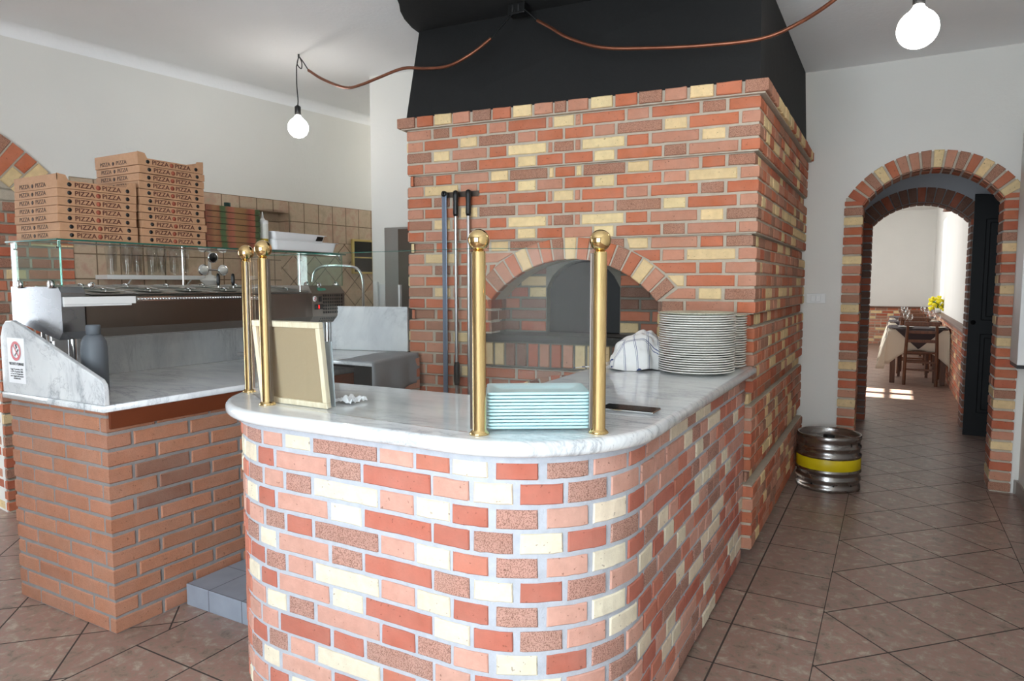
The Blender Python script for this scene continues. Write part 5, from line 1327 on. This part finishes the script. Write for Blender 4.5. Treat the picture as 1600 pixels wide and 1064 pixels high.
# ================================================================== DINING ROOM
def dining_table(y, first):
    g = empty('dining_table', (.335, y, 0))
    B().box((-.345, -.38, .725), (.335, .38, .752), .003).build('table_top', 'chair_wood', g)
    for sx_ in (-1, 1):
        for sy_ in (-1, 1): B().box((sx_*.295-.032, sy_*.33-.032, 0), (sx_*.295+.032, sy_*.33+.032, .725), .004).build('leg', 'chair_wood', g)
    return g
def cloth(y, name, size, ang, mat, zt, drop, ex=0.0, corner=True):
    b = B(); n = 44; tw, td = .348+ex, .384+ex; vs = []
    for i in range(n+1):
        for j in range(n+1):
            u, v = (i/n-.5)*size, (j/n-.5)*size; x = u*cos(ang)-v*sin(ang); yy = u*sin(ang)+v*cos(ang)
            du, dv = max(0, abs(x)-tw), max(0, abs(yy)-td); sx_, sy_ = (1 if x > 0 else -1), (1 if yy > 0 else -1)
            ex_ = 1 + .72*max(0, min(1, (abs(x)-(tw-.30))/.30))**1.5*(dv > 0) if dv >= du else 1 + .72*max(0, min(1, (abs(yy)-(td-.30))/.30))**1.5
            d = max(du, dv)*(ex_ if corner else 1)
            px_ = sx_*(min(abs(x), tw) + ((.34 if sx_ < 0 else .0)*dv*(du > 0) + (.14 if sx_ < 0 else .02)*du + .004)*(d > 0)); py_ = sy_*(min(abs(yy), td) + (.26*du*(dv > 0) + .06*dv + .004)*(d > 0))
            w_ = .004*sin(x*16+yy*13)*min(1, d*8)
            vs.append((px_+w_*(du > 0), py_+w_*(dv > 0), zt - d*drop))
    b.add(vs, [(i*(n+1)+j, (i+1)*(n+1)+j, (i+1)*(n+1)+j+1, i*(n+1)+j+1) for i in range(n) for j in range(n)], smooth=True)
    o = b.build(name, mat, loc=(.335, y, 0)); md = o.modifiers.new('t', 'SOLIDIFY'); md.thickness = .0015; return o
def chair(x, y, rz):
    g = empty('dining_chair', (x, y, 0), rz)
    B().box((-.20, -.19, .43), (.20, .20, .455), .008).build('seat', 'chair_wood', g)
    for sx_ in (-1, 1):
        B().tube([(sx_*.185, -.20, 0), (sx_*.18, -.185, .44), (sx_*.165, -.225, .84)], [.021, .021, .017], 8).build('leg', 'chair_wood', g)
        B().box((sx_*.175-.018, .15, 0), (sx_*.175+.018, .186, .43), .004).build('leg', 'chair_wood', g)
    B().box((-.205, -.245, .80), (.205, -.215, .86), .012).build('top_rail', 'chair_wood', g)
    for z in (.58, .70): B().box((-.16, -.222, z), (.16, -.204, z+.04), .004).build('back_slat', 'chair_wood', g)
    for z in (.20, .30): B().box((-.17, -.198, z), (.17, -.182, z+.025), .003).build('stretcher', 'chair_wood', g)
    return g
ys = (11.12, 12.95, 14.6)
lbT = ['nearest wooden dining table, seen through both arches', 'second wooden dining table behind the nearest one', 'third and farthest wooden dining table by the back wall']
tproto = None
for i, y in enumerate(ys):
    if tproto is None: g = tproto = dining_table(y, True)
    else: g = copy_tree(tproto); g.location = (.335, y, 0)
    tag(g, lbT[i], 'table', 'dining tables')
    w_ = ['nearest', 'second', 'farthest'][i]
    tag(cloth(y, 'tablecloth', 1.36, 0, 'cream_cloth', .7545, .97), f'cream tablecloth with hanging corners on the {w_} dining table', 'tablecloth', 'cream tablecloths')
    tag(cloth(y, 'table_topper', .98, pi/4, 'runner_cloth', .760, .95, .018, False), f'dark square topper laid cornerwise on the {w_} dining table', 'tablecloth', 'dark toppers')
cproto = None
for x, y, rz, lab in ((.365, 10.80, 0, 'wooden ladder back chair pushed under the near side of the nearest dining table'), (.30, 11.72, pi, 'chair at the far side of the nearest dining table'), (.33, 12.42, 0, 'chair at the near side of the second dining table'), (.33, 13.52, pi, 'chair at the far side of the second dining table'), (.33, 15.25, pi, 'chair behind the farthest dining table')):
    if cproto is None: g = cproto = chair(x, y, rz)
    else: g = copy_tree(cproto); g.location = (x, y, 0); g.rotation_euler = (0, 0, rz)
    tag(g, lab, 'chair', 'dining chairs')
proto = None
for i, y in enumerate(ys):
    for dx, dy in ((-.13, -.2), (.2, -.16), (-.17, .2), (.15, .22)):
        if proto is None: g = proto = B().lathe([(.0001, 0), (.033, .001), (.03, .004), (.005, .008), (.004, .085), (.012, .095), (.033, .12), (.038, .15), (.033, .185), (.0315, .185), (.036, .15), (.031, .122), (.0001, .1)], n=20).build('wine_glass', 'tumbler_glass')
        else: g = proto.copy(); COL.objects.link(g)
        g.location = (.353+dx, y+dy, .7615); tag(g, f'stemmed wine glass on the {["nearest", "second", "farthest"][i]} dining table', 'glass', f'wine glasses of the {["nearest", "second", "farthest"][i]} table')
proto = None
for i, y in enumerate(ys[:2]):
    for dx, dy in ((-.17, -.26), (.20, -.27)):
        if proto is None: g = proto = B().lathe(plate_profile(.10, .06, .016), n=32).build('side_plate', 'plate_white')
        else: g = proto.copy(); COL.objects.link(g)
        g.location = (.353+dx, y+dy, .7615); tag(g, f'white plate {"left" if dx < 0 else "right"} at the near edge of the {["nearest", "second"][i]} dining table', 'plate', 'plates on the dining tables')
g = empty('potted_flowers', (.735, 13.9, .866)); g.location = (.70, 13.9, .866); tag(g, 'yellow flowers in a small pot on the dining room ledge', 'plant')
B().lathe([(.0001, 0), (.04, 0), (.05, .08), (.045, .08), (.0001, .07)], n=20).build('pot', 'white_paint', g)
b = B()
for i in range(46):
    a, q = random.uniform(0, 2*pi), random.uniform(0, 1); b.sphere((.11*sqrt(q)*cos(a)-.03, .15*sqrt(q)*sin(a), random.uniform(.10, .34)-.1*q), random.uniform(.02, .032), 8)
b.build('blossoms', 'yellow_petal', g)
b = B()
for i in range(14): a = random.uniform(0, 2*pi); b.tube([(0, 0, .06), (.05*cos(a), .05*sin(a), .16), (.1*cos(a)-.02, .12*sin(a), .2)], .004, 5)
b.build('stems', 'leaf_green', g)
g = empty('wall_lamp', (.70, 13.2, 2.62)); tag(g, 'small dark red lamp high on the dining room wall', 'lamp')
g.location = (.70, 12.6, 2.50)
B().lathe([(.0001, .10), (.02, .095), (.055, .03), (.07, -.02), (.06, -.02), (.0001, .05)], n=24).build('lamp_shade', 'chair_wood', g); B().tube([(0, 0, .09), (.03, 0, .12), (.08, 0, .12)], .008, 8).build('wall_arm', 'black_metal', g)
